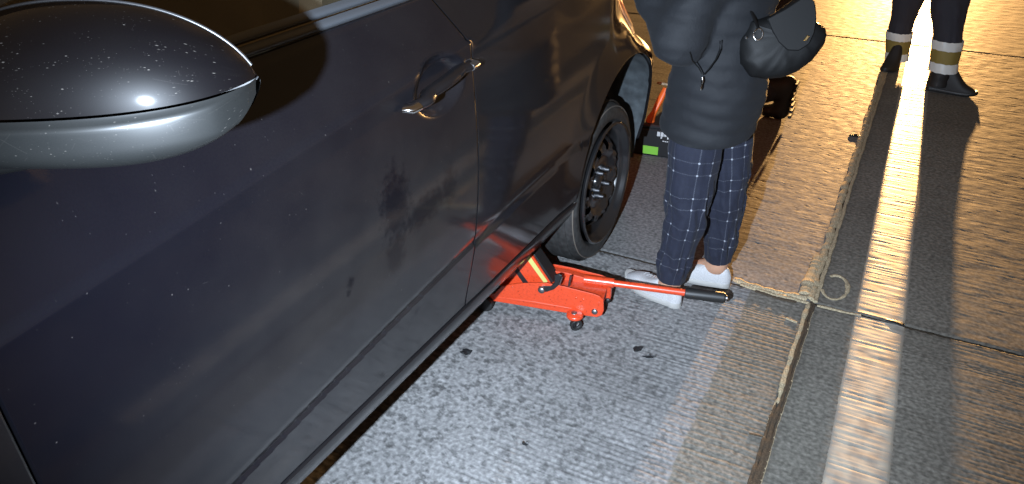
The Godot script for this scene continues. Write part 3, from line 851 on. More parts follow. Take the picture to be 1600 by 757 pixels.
func car() -> void:
	var c := base("hatchback", Vector3.ZERO, "dark dusty two-door hatchback jacked up at its left rear", "car")
	var one := func(z): return func(_y): return z
	var belt := func(_z): return 1.243
	var dbot := func(z): return y_sill(z) + 0.052
	var door := put("door", panel(one.call(-0.345), func(y): return seam(y) + 0.003, dbot, belt, 200, 170), M.paint_door, c)
	# pull handle: a scooped dish with a bar across it
	var dish := func(u: float, w: float) -> Vector3:
		var a := u * TAU; var z := -1.385 + 0.108 * cos(a) * w; var y := 1.062 + 0.068 * sin(a) * w + 0.03 * (-(z + 1.385))
		return Vector3(flank(y, z) + 0.0012 - 0.0 * w, y, z)
	var plate := func(u: float, w: float) -> Vector3:
		var p: Vector3 = dish.call(u, w); p.x += 0.002 * smoothstep(1.0, 0.9, w); return p
	var ring := []
	for i in 49: ring.append((dish.call(i / 48.0, 1.0) as Vector3) + Vector3(0.0005, 0, 0))
	var hb := []; var hr := []
	for i in 25:
		var t := i / 24.0
		var z := lerpf(-1.245, -1.495, t); var y := lerpf(1.060, 1.083, t) + 0.004 * sin(PI * t)
		hb.append(Vector3(flank(y, z) + 0.010 + 0.030 * pow(sin(PI * clampf(t, 0.02, 0.98)), 0.5), y, z)); hr.append(0.0205 * (0.75 + 0.25 * pow(sin(PI * clampf(t, 0.03, 0.97)), 0.6)))
	put("handle_bar", tube(hb, hr, 14, true, 0.6), M.paint_body, door)
	put("handle_end_cap", tube([hb[0] + Vector3(-0.012, 0, 0.012), hb[0] + Vector3(0.004, 0, 0.006), hb[1] + Vector3(0.004, 0, 0)], [0.014, 0.0165, 0.0165], 14, true, 0.6), M.chrome, door)
	put("handle_end_cap", tube([hb[24] + Vector3(-0.012, 0, -0.008), hb[24] + Vector3(0.004, 0, -0.002), hb[22] + Vector3(0.003, 0, 0)], [0.014, 0.017, 0.0165], 14, true, 0.6), M.steel, door)
	put("front_fender", panel(one.call(0.92), one.call(-0.3395), func(z): return maxf(y_sill(z) + 0.052, 0.345 + sqrt(maxf(0.0, 0.1296 - (z - 0.02) * (z - 0.02)))), belt, 160, 60), M.paint_body, c)
	# quarter panel: a grid in arc steps so that the wheel opening is round
	var v := PackedVector3Array(); var uv := PackedVector2Array()
	var cols := []
	for i in 40: cols.append([lerpf(0, 1, i / 40.0), -1])
	var qs := []   # bottom points (z, y)
	for i in 42: qs.append(Vector2(lerpf(-1.481, AC.x + AR * 0.976, i / 41.0), -1.0))
	for i in 70:
		var a := lerpf(-0.20, PI + 0.25, i / 69.0)
		qs.append(Vector2(AC.x + AR * cos(a), AC.y + AR * sin(a)))
	for i in 16: qs.append(Vector2(lerpf(AC.x - AR * 0.97, -3.19, (i + 1) / 16.0), 0.34))
	var rows := 60
	for j in rows + 3:
		var w := clampf((j - 1) / float(rows), 0.0, 1.0)
		if j == 1: w = 0.0
		if j == 2: w = 0.006
		for i in qs.size() + 2:
			var k := clampi(i - 1, 0, qs.size() - 1)
			var b: Vector2 = qs[k]
			if b.y < 0.0: b.y = y_sill(b.x) + 0.052
			# columns run up from the bottom edge; over the arch they fan out
			var zt := lerpf(-1.44, -3.18, k / float(qs.size() - 1))
			var tp := Vector2(lerpf(b.x, zt, 0.65), 1.243)
			var p := b.lerp(tp, w)
			p.y = crease_rows(b.y, 1.243, p.x, w)
			if k < 42: p.x = lerpf(seam(p.y) - 0.003, lerpf(b.x, tp.x, w), smoothstep(0, 1, k / 41.0) if k < 41 else 1.0)
			var x := flank(p.y, p.x)
			if i == 0 or i == qs.size() + 1 or j == 0: x -= 0.03 if j == 0 else 0.014
			v.append(Vector3(x, p.y, p.x)); uv.append(Vector2(-p.x * 0.5, 1.0 - p.y))
	put("quarter_panel", build(v, grid_idx(qs.size() + 2, rows + 3), uv, PackedColorArray(), Vector3.RIGHT), M.paint_body, c)
	# sill
	var sill := func(u: float, w: float) -> Vector3:
		var z := lerpf(-0.335, AC.x + AR * 0.985, u); var ys := y_sill(z)
		if w < 0.75: return Vector3(flank(ys + 0.048, z) + (0.0015 if w > 0.02 else -0.015), ys + 0.048, z).lerp(Vector3(flank(ys, z), ys, z), clampf(w / 0.75, 0, 1)) + Vector3(0.004 * sin(PI * w / 0.75), 0, 0)
		return Vector3(flank(ys, z) - 0.09 * (w - 0.75) / 0.25, ys - 0.006 + 0.002 * w, z)
	put("sill", patch(70, 17, sill, Vector3.RIGHT), M.paint_body, c)
	# wheel-house liner, seen lit behind the wheel
	var liner := func(u: float, w: float) -> Vector3:
		var a := lerpf(-0.3, PI + 0.45, u)
		var z := AC.x + (AR - 0.004) * cos(a); var y := AC.y + (AR - 0.004) * sin(a)
		return Vector3(flank(y, z) - 0.012 - 0.30 * w, y + 0.02 * w * sin(a), z + 0.02 * w * cos(a))
	put("wheel_house_liner", patch(60, 12, liner), M.liner, c)
	put("wheel_house_back", patch(2, 2, func(u, w): return Vector3(-1.22, lerpf(0.15, 0.9, w), lerpf(-2.1, -3.1, u)), Vector3.RIGHT), M.under, c)
	# rear bumper, tail lamp, hatch
	var rear := func(u: float, w: float, y0: float, y1: float, out: float) -> Vector3:
		var y := lerpf(y0, y1, w); var t := u * 2.0 - 1.0
		var xl := flank(y, -3.18); var xr := -3.5 - xl
		var x := lerpf(xl, xr, u)
		return Vector3(x, y, -3.18 - (0.10 + out * sin(PI * w)) * pow(1.0 - pow(absf(t), 4.0), 0.6))
	put("rear_bumper", patch(40, 12, func(u, w): return rear.call(u, w, 0.34, 0.78, 0.05), Vector3.FORWARD), M.paint_body, c)
	put("hatch", patch(40, 12, func(u, w): return rear.call(u, w, 0.785, 1.243, 0.02), Vector3.FORWARD), M.paint_body, c)
	var lampf := func(u: float, w: float) -> Vector3:
		var z := lerpf(-2.715, -3.165, u); var y := lerpf(0.80 + 0.05 * pow(1.0 - u, 2.0), 1.12 - 0.05 * pow(1.0 - u, 3.0), w)
		return Vector3(flank(y, z) + 0.002 + 0.012 * pow(sin(PI * u) * sin(PI * w), 0.5), y, z)
	var tl := put("tail_lamp", patch(26, 16, lampf, Vector3.RIGHT), M.lens_red, c)
	put("reflector", patch(12, 10, func(u, w): return (lampf.call(0.06 + 0.5 * u, 0.12 + 0.6 * w) as Vector3) + Vector3(0.003, 0, 0), Vector3.RIGHT), M.lens_clear, tl)
	put("red_lamp", patch(10, 8, func(u, w): return (lampf.call(0.72 + 0.22 * u, 0.3 + 0.4 * w) as Vector3) + Vector3(0.004, 0, 0), Vector3.RIGHT), M.lamp_red, tl)
	var red := OmniLight3D.new(); red.name = "tail_glow"; red.light_color = Color(1.0, 0.16, 0.08); red.light_energy = 0.07; red.light_size = 0.05; red.omni_range = 20.0; red.shadow_enabled = true
	tl.add_child(red); red.position = Vector3(-0.98, 0.99, -3.32)
	# belt moulding and windows
	for k in 2:
		var strip := func(u: float, w: float) -> Vector3:
			var z := lerpf(-0.40, -1.44, u); var y := 1.2445 + 0.019 * k
			var p := Vector3(flank(1.243, z) - 0.002 - 0.012 * k, y, z)
			return p + Vector3(0.008 * sin(PI * w) - 0.006 * w, 0.018 * w, 0)
		put("belt_moulding", patch(40, 8, strip, Vector3.RIGHT), M.moulding, c)
	var wall := func(x0: float, y0: float, x1: float, y1: float, z0: float, z1: float, z2: float, z3: float) -> Callable:
		return func(u: float, w: float) -> Vector3: return Vector3(lerpf(x0, x1, w) + 0.02 * sin(PI * w), lerpf(y0, y1, w), lerpf(lerpf(z0, z1, u), lerpf(z2, z3, u), w))
	for s in 2:
		var fl := func(f: Callable) -> Callable:
			return (func(u, w): var p: Vector3 = f.call(u, w); return Vector3(-3.5 - p.x, p.y, p.z)) if s else f
		var dir := Vector3.LEFT if s else Vector3.RIGHT
		var sw := put("side_window", patch(16, 10, fl.call(wall.call(-0.992, 1.275, -1.185, 1.66, -0.38, -1.45, -0.95, -1.42)), dir), M.glass, c)
		put("window_dust", patch(16, 10, fl.call(wall.call(-0.990, 1.276, -1.183, 1.66, -0.38, -1.45, -0.95, -1.42)), dir), M.window_dust, sw)
		put("rear_side_window", patch(12, 10, fl.call(wall.call(-0.992, 1.262, -1.185, 1.66, -1.53, -2.35, -1.50, -2.05)), dir), M.glass, c)
		put("door_pillar", patch(4, 8, fl.call(wall.call(-0.986, 1.245, -1.18, 1.67, -1.445, -1.535, -1.415, -1.505)), dir), M.plastic, c)
		put("front_pillar", patch(5, 8, fl.call(wall.call(-0.985, 1.243, -1.18, 1.67, -0.10, -0.385, -0.85, -0.955)), dir), M.paint_body, c)
		put("rear_pillar", patch(8, 8, fl.call(wall.call(-0.978, 1.243, -1.18, 1.67, -2.345, -3.17, -2.045, -2.95)), dir), M.paint_body, c)
	put("right_side_panel", panel(one.call(0.92), one.call(-3.18), dbot, belt, 60, 24, true), M.paint_body, c)
	put("roof", patch(20, 24, func(u, w): return Vector3(lerpf(-1.178, -2.322, u), 1.665 + 0.05 * pow(sin(PI * u), 0.6) + 0.03 * sin(PI * w), lerpf(-0.85, -2.98, w)), Vector3.UP), M.paint_body, c)
	put("windscreen", patch(16, 10, func(u, w): return Vector3(lerpf(lerpf(-0.99, -1.18, w), lerpf(-2.51, -2.32, w), u), lerpf(1.25, 1.69, w), lerpf(0.0 + 0.16 * sin(PI * u), -0.85, w)), Vector3.BACK), M.glass, c)
	put("rear_window", patch(16, 8, func(u, w): return Vector3(lerpf(lerpf(-1.0, -1.19, w), lerpf(-2.5, -2.31, w), u), lerpf(1.245, 1.67, w), lerpf(-3.26, -2.97, w) - 0.03 * sin(PI * u)), Vector3.FORWARD), M.glass, c)
	put("bonnet", patch(24, 20, func(u, w): return Vector3(lerpf(-0.985, -2.515, u), lerpf(1.245, 1.02, w * w) + 0.035 * pow(sin(PI * u), 0.7), lerpf(0.02, 0.98, w)), Vector3.UP), M.paint_body, c)
	put("front_bumper", patch(24, 10, func(u, w): return Vector3(lerpf(-1.06, -2.44, u), lerpf(0.34, 1.02, w), 0.98 + 0.10 * pow(sin(PI * u), 0.6) * (0.6 + 0.4 * sin(PI * w))), Vector3.BACK), M.paint_body, c)
	# what fills the shut lines and the underside
	var core := BoxMesh.new(); core.size = Vector3(1.62, 0.20, 1.95)
	put("floor_pan", core, M.under, c, Vector3(-1.75, 0.46, -1.05))
	put("inner_panel", patch(30, 12, func(u, w): var z := lerpf(0.7, -2.2, u); var y := lerpf(y_sill(z) + 0.01, 1.235, w); return Vector3(flank(y, z) - 0.028, y, z), Vector3.RIGHT), M.under, c)
	put("door_trim", patch(8, 8, func(u, w): return Vector3(-1.06, lerpf(0.5, 1.25, w), lerpf(-0.2, -2.3, u)), Vector3.LEFT), M.seat, c)
	for s in 2:
		var xs := -1.36 - 0.78 * s
		var seat_back := put("front_seat", box(Vector3(0.50, 0.66, 0.17), 0.05), M.seat, c, Vector3(xs, 1.02, -1.18)); seat_back.rotation.x = -0.22
		put("headrest", box(Vector3(0.26, 0.18, 0.10), 0.04), M.seat, seat_back, Vector3(0, 0.44, 0.0))
		put("seat_cushion", box(Vector3(0.50, 0.15, 0.5), 0.05), M.seat, c, Vector3(xs, 0.70, -0.9))
	put("rear_bench", box(Vector3(1.25, 0.62, 0.18), 0.05), M.seat, c, Vector3(-1.75, 1.0, -2.15))
	put("dashboard", box(Vector3(1.4, 0.3, 0.4), 0.08), M.plastic, c, Vector3(-1.75, 1.12, -0.15))
	wheel(c, Vector3(-0.912, 0.326, -2.518), false, 0.12)
	wheel(c, Vector3(-2.588, 0.318, -2.518), true, 0.5)
	wheel(c, Vector3(-0.945, 0.318, 0.02), false, 0.9)
	wheel(c, Vector3(-2.57, 0.318, 0.02), true, 0.3)
	door_mirror(c)

# ---------------------------------------------------------------- the jack
func jack() -> void:
	var A := Vector3(-1.104, 0, -1.991)
	var o := base("trolley_jack", A, "orange-red trolley jack under the car's sill with its handle out", "jack")
	o.basis = Basis(Vector3(0.981, 0, -0.193), Vector3.UP, Vector3(0.193, 0, 0.981))   # x along the jack, z towards the eye
	var near := [Vector2(-0.08, 0.046), Vector2(-0.012, 0.074), Vector2(0.015, 0.112), Vector2(0.079, 0.133), Vector2(0.143, 0.147), Vector2(0.178, 0.153), Vector2(0.236, 0.150), Vector2(0.345, 0.138), Vector2(0.368, 0.132), Vector2(0.381, 0.118), Vector2(0.384, 0.075), Vector2(0.378, 0.054), Vector2(0.362, 0.043), Vector2(0.256, 0.040), Vector2(-0.01, 0.040), Vector2(-0.08, 0.034)]
	put("side_plate", slab(near, 0.006, 0.0018), M.jack_red, o, Vector3(0, 0, 0))
	put("side_plate", slab(near, 0.006, 0.0018), M.jack_red, o, Vector3(0, 0, -0.125))
	# a pressed rib along the near plate
	put("plate_rib", tube([Vector3(0.0, 0.060, 0.002), Vector3(0.14, 0.064, 0.002), Vector3(0.27, 0.062, 0.002)], [0.002, 0.005, 0.002], 8, true, 1.4), M.jack_red, o)
	put("cross_plate", box(Vector3(0.16, 0.006, 0.118), 0.001), M.jack_red, o, Vector3(0.30, 0.118, -0.0625))
	put("ram", lathe([Vector2(0.10, 0.0), Vector2(0.10, 0.022), Vector2(0.17, 0.022), Vector2(0.172, 0.034), Vector2(0.33, 0.034), Vector2(0.335, 0.0)], 24), M.jack_red, o, Vector3(0, 0.085, -0.0625))
	# lifting arm with its two stripes
	var arm := [Vector2(0.005, 0.085), Vector2(0.073, 0.176), Vector2(0.108, 0.231), Vector2(0.150, 0.292), Vector2(0.162, 0.285), Vector2(0.120, 0.236), Vector2(0.186, 0.135), Vector2(0.165, 0.110)]
	arm = [Vector2(0.0, 0.09), Vector2(-0.06, 0.16), Vector2(0.03, 0.25), Vector2(0.09, 0.29), Vector2(0.116, 0.239), Vector2(0.186, 0.135), Vector2(0.165, 0.10)]
	var la := put("lift_arm", slab(arm, 0.07, 0.004), M.jack_red, o, Vector3(0, 0, -0.0625))
	put("stripe", slab([Vector2(0.045, 0.178), Vector2(0.060, 0.186), Vector2(0.111, 0.116), Vector2(0.093, 0.110)], 0.002, 0.0003), M.black, la, Vector3(0, 0, 0.0362))
	put("stripe", slab([Vector2(0.092, 0.232), Vector2(0.108, 0.240), Vector2(0.176, 0.141), Vector2(0.164, 0.132)], 0.002, 0.0003), M.label_yellow, la, Vector3(0, 0, 0.0362))
	put("arm_edge", slab([Vector2(0.118, 0.245), Vector2(0.128, 0.240), Vector2(0.196, 0.140), Vector2(0.186, 0.134)], 0.066, 0.002), M.black, o, Vector3(0, 0, -0.0625))
	put("saddle", lathe([Vector2(0.285, 0.0), Vector2(0.285, 0.03), Vector2(0.30, 0.045), Vector2(0.325, 0.045), Vector2(0.33, 0.0)], 20, 1), M.steel, o, Vector3(0.02, 0.0, -0.0625))
	# pivot bolt with the dark spring lever
	put("pivot_bolt", lathe([Vector2(-0.004, 0.013), Vector2(0.008, 0.013), Vector2(0.012, 0.010), Vector2(0.013, 0.0)], 18, 2), M.steel, o, Vector3(0.163, 0.126, 0.004))
	put("lever", slab([Vector2(0.150, 0.114), Vector2(0.160, 0.110), Vector2(0.182, 0.118), Vector2(0.206, 0.132), Vector2(0.222, 0.152), Vector2(0.233, 0.194), Vector2(0.222, 0.198), Vector2(0.207, 0.190), Vector2(0.207, 0.160), Vector2(0.195, 0.145), Vector2(0.168, 0.140), Vector2(0.152, 0.136)], 0.010, 0.002), M.black, o, Vector3(0, 0, 0.000))
	put("lever_edge", tube([Vector3(0.226, 0.158, 0.006), Vector3(0.235, 0.190, 0.006)], 0.003, 6), M.steel, o)
	put("pin", tube([Vector3(0.252, 0.135, -0.03), Vector3(0.258, 0.178, -0.03)], 0.004, 8), M.steel, o)
	put("plate_bolt", lathe([Vector2(0, 0.011), Vector2(0.004, 0.011), Vector2(0.007, 0.008), Vector2(0.008, 0.0)], 16, 2), M.steel, o, Vector3(0.353, 0.067, 0.003))
	for p in [Vector2(0.286, 0.112), Vector2(0.312, 0.110), Vector2(0.055, 0.115), Vector2(0.366, 0.108)]:
		put("rivet", lathe([Vector2(0, 0.004), Vector2(0.002, 0.0035), Vector2(0.003, 0.0)], 10, 2), M.jack_red, o, Vector3(p.x, p.y, 0.003))
	# swivel castor at the handle end, fixed wheel at the other
	for zz in [0.020, -0.145]:
		put("castor_mount", lathe([Vector2(0.042, 0.0), Vector2(0.042, 0.027), Vector2(0.047, 0.030), Vector2(0.054, 0.029), Vector2(0.058, 0.024), Vector2(0.060, 0.0)], 24, 1), M.jack_red, o, Vector3(0.287, 0.0, zz))
		put("castor_bolt", lathe([Vector2(0.056, 0.012), Vector2(0.061, 0.011), Vector2(0.063, 0.0)], 6, 1), M.steel, o, Vector3(0.284, 0.0, zz))
		var cw := put("castor_wheel", lathe([Vector2(-0.006, 0.013), Vector2(-0.008, 0.019), Vector2(-0.006, 0.022), Vector2(0.006, 0.022), Vector2(0.008, 0.019), Vector2(0.006, 0.013)], 24, 2), M.rubber, o, Vector3(0.296, 0.022, zz + 0.016))
		cw.rotation.y = 0.5
		put("castor_fork", box(Vector3(0.010, 0.03, 0.028), 0.002), M.black, o, Vector3(0.290, 0.026, zz + 0.005))
	for zz in [-0.02, -0.105]:
		put("front_wheel", lathe([Vector2(-0.014, 0.0), Vector2(-0.014, 0.026), Vector2(-0.010, 0.030), Vector2(0.010, 0.030), Vector2(0.014, 0.026), Vector2(0.014, 0.0)], 24, 2), M.rubber, o, Vector3(-0.045, 0.031, zz + 0.03))
	# handle yoke, bar and grip
	put("handle_socket", slab([Vector2(0.15, 0.085), Vector2(0.158, 0.150), Vector2(0.23, 0.150), Vector2(0.31, 0.138), Vector2(0.372, 0.134), Vector2(0.392, 0.110), Vector2(0.392, 0.065), Vector2(0.375, 0.052), Vector2(0.33, 0.07)], 0.028, 0.003), M.jack_red, o, Vector3(0, 0, -0.098))
	put("socket_bolt", lathe([Vector2(0, 0.010), Vector2(0.006, 0.009), Vector2(0.007, 0.0)], 12, 2), M.black, o, Vector3(0.384, 0.062, -0.085))
	put("handle_sleeve", tube([Vector3(0.295, 0.134, -0.088), Vector3(0.40, 0.132, -0.093)], 0.017, 16), M.jack_red, o)
	put("handle_bar", tube([Vector3(0.38, 0.132, -0.092), Vector3(0.66, 0.122, -0.116)], 0.0125, 16), M.jack_red, o)
	put("grip", tube([Vector3(0.645, 0.1225, -0.1148), Vector3(0.65, 0.1223, -0.115), Vector3(0.775, 0.118, -0.126), Vector3(0.782, 0.118, -0.1265)], [0.016, 0.0195, 0.0195, 0.016], 18), M.rubber, o)
	put("grip_end", tube([Vector3(0.778, 0.118, -0.1262), Vector3(0.788, 0.118, -0.127)], 0.010, 12), M.steel, o)

# ---------------------------------------------------------------- people
func hand(st: Array, wrist: Vector3, dir: Vector3, up: Vector3, thumb_side: float, curl: float) -> void:
	# adds palm, four jointed fingers and a thumb to a list of capsules
	var z := dir.normalized(); var x := up.cross(z).normalized(); var y := z.cross(x)
	for k in 4:
		var off := (k - 1.5) * 0.0185
		var kn := wrist + z * (0.080 - absf(k - 1.2) * 0.003) + x * off
		st.append([wrist + x * off * 0.6 + z * 0.012, kn, 0.014, 0.0105])
		var d := z; var p := kn
		var ln: float = [0.041, 0.046, 0.043, 0.033][k]
		for s in 3:
			d = d.rotated(x, curl * (0.6 + 0.35 * s) * (0.85 + 0.1 * k))
			var q: Vector3 = p + d * ln * [1.0, 0.62, 0.5][s]
			st.append([p, q, 0.0092 - 0.0008 * s, 0.0084 - 0.0008 * s])
			p = q
	var t0 := wrist + z * 0.022 + x * thumb_side * 0.026
	var td := (z * 0.7 + x * thumb_side * 0.7 - y * 0.25).normalized()
	var t1 := t0 + td * 0.040
	var t2 := t1 + (td + z * 0.5 - y * 0.3).normalized() * 0.030
	st.append([t0 - td * 0.012, t1, 0.014, 0.011]); st.append([t1, t2, 0.0105, 0.008])

func head_prims(c: Vector3, face: Vector3) -> Array:
	var f := face.normalized(); var s := Vector3.UP.cross(f).normalized()
	var u := f.cross(s)
	var h := [[c + u * 0.03 - f * 0.015, c + u * 0.03 + f * 0.02, 0.082, 0.080], [c - u * 0.04 + f * 0.045, c - u * 0.075 + f * 0.06, 0.055, 0.034], [c + f * 0.095 + u * 0.005, c + f * 0.110 - u * 0.022, 0.009, 0.014], [c + f * 0.092 - u * 0.055 - s * 0.014, c + f * 0.092 - u * 0.055 + s * 0.014, 0.009, 0.009], [c + f * 0.09 - u * 0.068 - s * 0.011, c + f * 0.09 - u * 0.068 + s * 0.011, 0.009, 0.009]]
	for k in [-1.0, 1.0]:
		h.append([c + s * 0.032 * k + f * 0.085 + u * 0.022, c + s * 0.045 * k + f * 0.078 + u * 0.024, 0.010, 0.008])
		h.append([c + s * 0.080 * k + u * 0.012 - f * 0.005, c + s * 0.084 * k - u * 0.022, 0.014, 0.010])
		h.append([c + s * 0.032 * k + f * 0.080 - u * 0.02, c + s * 0.032 * k + f * 0.070 - u * 0.03, 0.024, 0.022])
	return h

func person_head(o: Node3D, body: Array, c: Vector3, face: Vector3, long_hair: bool) -> void:
	# face details and hair as children; the head itself belongs to the body mesh
	var f := face.normalized(); var s := Vector3.UP.cross(f).normalized(); var u := f.cross(s)
	for k in [-1.0, 1.0]:
		put("eye", lathe([Vector2(-0.010, 0.0), Vector2(-0.007, 0.008), Vector2(0, 0.0105), Vector2(0.007, 0.008), Vector2(0.010, 0.0)], 12, 1), M.sole, o, c + s * 0.034 * k + f * 0.082 + u * 0.006 - o.position)
	var hp := [[c + u * 0.055 - f * 0.025, c + u * 0.05 + f * 0.01, 0.088, 0.082], [c + u * 0.0 - f * 0.05, c - u * 0.05 - f * 0.055, 0.075, 0.06]]
	if long_hair: hp.append_array([[c - f * 0.06, c - f * 0.085 - u * 0.22, 0.07, 0.045], [c - f * 0.085 - u * 0.22, c - f * 0.09 - u * 0.33, 0.045, 0.02]])
	put("hair", sdf_mesh(hp, 0.008, 0.02, func(p: Vector3): return 0.004 * wob.get_noise_3d(p.x * 160, p.y * 25, p.z * 160)), M.hair, o, -o.position)

func leg_loft(pts: Array, wx: Array, wz: Array, sd: float, folds: float, uvs: float) -> ArrayMesh:
	# a trouser leg: ellipses along a smooth path with cloth folds
	var cu := Curve3D.new()
	for i in pts.size():
		var tan := Vector3.ZERO
		if i > 0 and i < pts.size() - 1: tan = (pts[i + 1] - pts[i - 1]) / 6.0
		cu.add_point(pts[i], -tan, tan)
	var L := cu.get_baked_length(); var rows := int(L / 0.006); var n := 56
	var rings := []
	for j in rows + 1:
		var t := float(j) / rows
		var p := cu.sample_baked(L * t)
		var q := cu.sample_baked(minf(L, L * t + 0.01)) - cu.sample_baked(maxf(0, L * t - 0.01))
		var b := frame(q, Vector3(0, 0, 1))
		var k := t * (pts.size() - 1); var i0 := mini(int(k), pts.size() - 2)
		var rx := lerpf(wx[i0], wx[i0 + 1], smoothstep(0, 1, k - i0)); var rz := lerpf(wz[i0], wz[i0 + 1], smoothstep(0, 1, k - i0))
		var ring := []
		for i in n:
			var a := TAU * i / n
			var e := b.x * cos(a) * rx + b.y * sin(a) * rz
			var d := e.normalized()
			var fold := wob.get_noise_3d(cos(a) * 14.0 + sd, L * t * 95.0 + sin(a) * 22.0, sin(a) * 14.0) * 0.7 + 0.6 * wob.get_noise_3d(cos(a) * 22.0 + 40.0 + sd, L * t * 30.0 - cos(a) * 20.0, sin(a) * 22.0)
			var amt := folds * (0.55 + 0.7 * exp(-pow((t - 0.55) / 0.14, 2.0)) + 0.8 * smoothstep(0.7, 0.85, t) * smoothstep(1.0, 0.92, t)) * (1.0 - 0.6 * smoothstep(0.93, 1.0, t))
			ring.append(p + e + d * fold * amt)
		rings.append(ring)
	# turn the cloth in at the hem
	var last: Array = rings[rings.size() - 1]; var mid := Vector3.ZERO
	for p in last: mid += p
	mid /= n
	var tuck := []; var tuck2 := []
	for p in last:
		tuck.append(p + (mid - p) * 0.06 + Vector3(0, -0.001, 0)); tuck2.append(p + (mid - p) * 0.10 + Vector3(0, 0.05, 0))
	rings.append(tuck); rings.append(tuck2)
	return loft(rings, false, round(TAU * wx[1] / uvs), 1.0 / uvs)

func shoe(o: Node3D, heel: Vector3, dir: Vector3, length: float, upper: Material, sole: Material, tall: float) -> void:
	var f := dir.normalized(); var s := Vector3.UP.cross(f).normalized()
	var n := 28; var rows := 30
	var up := []; var so := []; var so2 := []
	for j in rows + 1:
		var t := 0.5 - 0.5 * cos(PI * j / rows)
		var w := length * (0.125 + 0.055 * smoothstep(0.15, 0.68, t)) * pow(maxf(0.0004, 1.0 - pow(absf(t - 0.47) / (0.4705 if t < 0.47 else 0.5305), 2.3 if t < 0.47 else 2.9)), 0.5)
		if t < 0.12: w *= sqrt(maxf(0.0, 1.0 - pow((0.12 - t) / 0.1205, 2.0))) / maxf(0.05, sqrt(maxf(0.0004, 1.0 - pow(absf(t - 0.47) / 0.4705, 2.3)))) * 0.80
		var h := 0.024 + length * lerpf(tall, 0.155, smoothstep(0.24, 0.62, t) if tall < 0.5 else smoothstep(0.36, 0.78, t)) * pow(maxf(0.001, 1.0 - pow(absf(t - 0.45) / 0.56, 5.0)), 0.5) - 0.02 * smoothstep(0.66, 1.0, t)
		if t < 0.09: h -= (h - 0.022) * 0.55 * pow(1.0 - t / 0.09, 2.0)
		if t < 0.3 and tall < 0.5: h -= length * 0.075 * exp(-pow((t - 0.20) / 0.11, 2.0))
		var c := heel + f * length * t + s * 0.010 * sin(PI * t)
		var r := []; var q := []
		for i in n:
			var a := PI * 1.12 * i / (n - 1) - PI * 0.06
			var ca := cos(a); var sa := sin(a)
			r.append(c + s * w * 0.93 * signf(ca) * pow(absf(ca), 0.75) + Vector3(0, 0.020 + maxf(-0.002, (h - 0.020) * pow(maxf(sa, 0.0), 0.8)), 0))
		up.append(r)
		for i in 16:
			var a := TAU * i / 16.0
			var ca := cos(a); var sa := sin(a)
			q.append(c + s * w * 1.03 * signf(ca) * pow(absf(ca), 0.35) + Vector3(0, 0.014 + 0.013 * signf(sa) * pow(absf(sa), 0.35) + 0.012 * smoothstep(0.78, 1.0, t) , 0))
		so.append(q)
	var shoe_node := put("shoe", loft(up), upper, o, -o.position)
	put("shoe_sole", loft(so), sole, shoe_node)
	if tall < 0.5:
		for k in 5:
			var t := 0.44 + 0.055 * k
			var c := heel + f * length * t
			var h := 0.024 + length * lerpf(tall, 0.155, smoothstep(0.24, 0.62, t)) + 0.002
			put("lace", tube([c - s * 0.024 + Vector3(0, h - 0.010, 0), c + Vector3(0, h, 0), c + s * 0.024 + Vector3(0, h - 0.010, 0)], 0.003, 6), upper, shoe_node)
		put("toe_seam", tube([heel + f * length * 0.70 - s * 0.040 + Vector3(0, 0.030, 0), heel + f * length * 0.73 - s * 0.02 + Vector3(0, 0.055, 0), heel + f * length * 0.73 + s * 0.025 + Vector3(0, 0.055, 0), heel + f * length * 0.70 + s * 0.046 + Vector3(0, 0.030, 0)], 0.002, 6), sole, shoe_node)

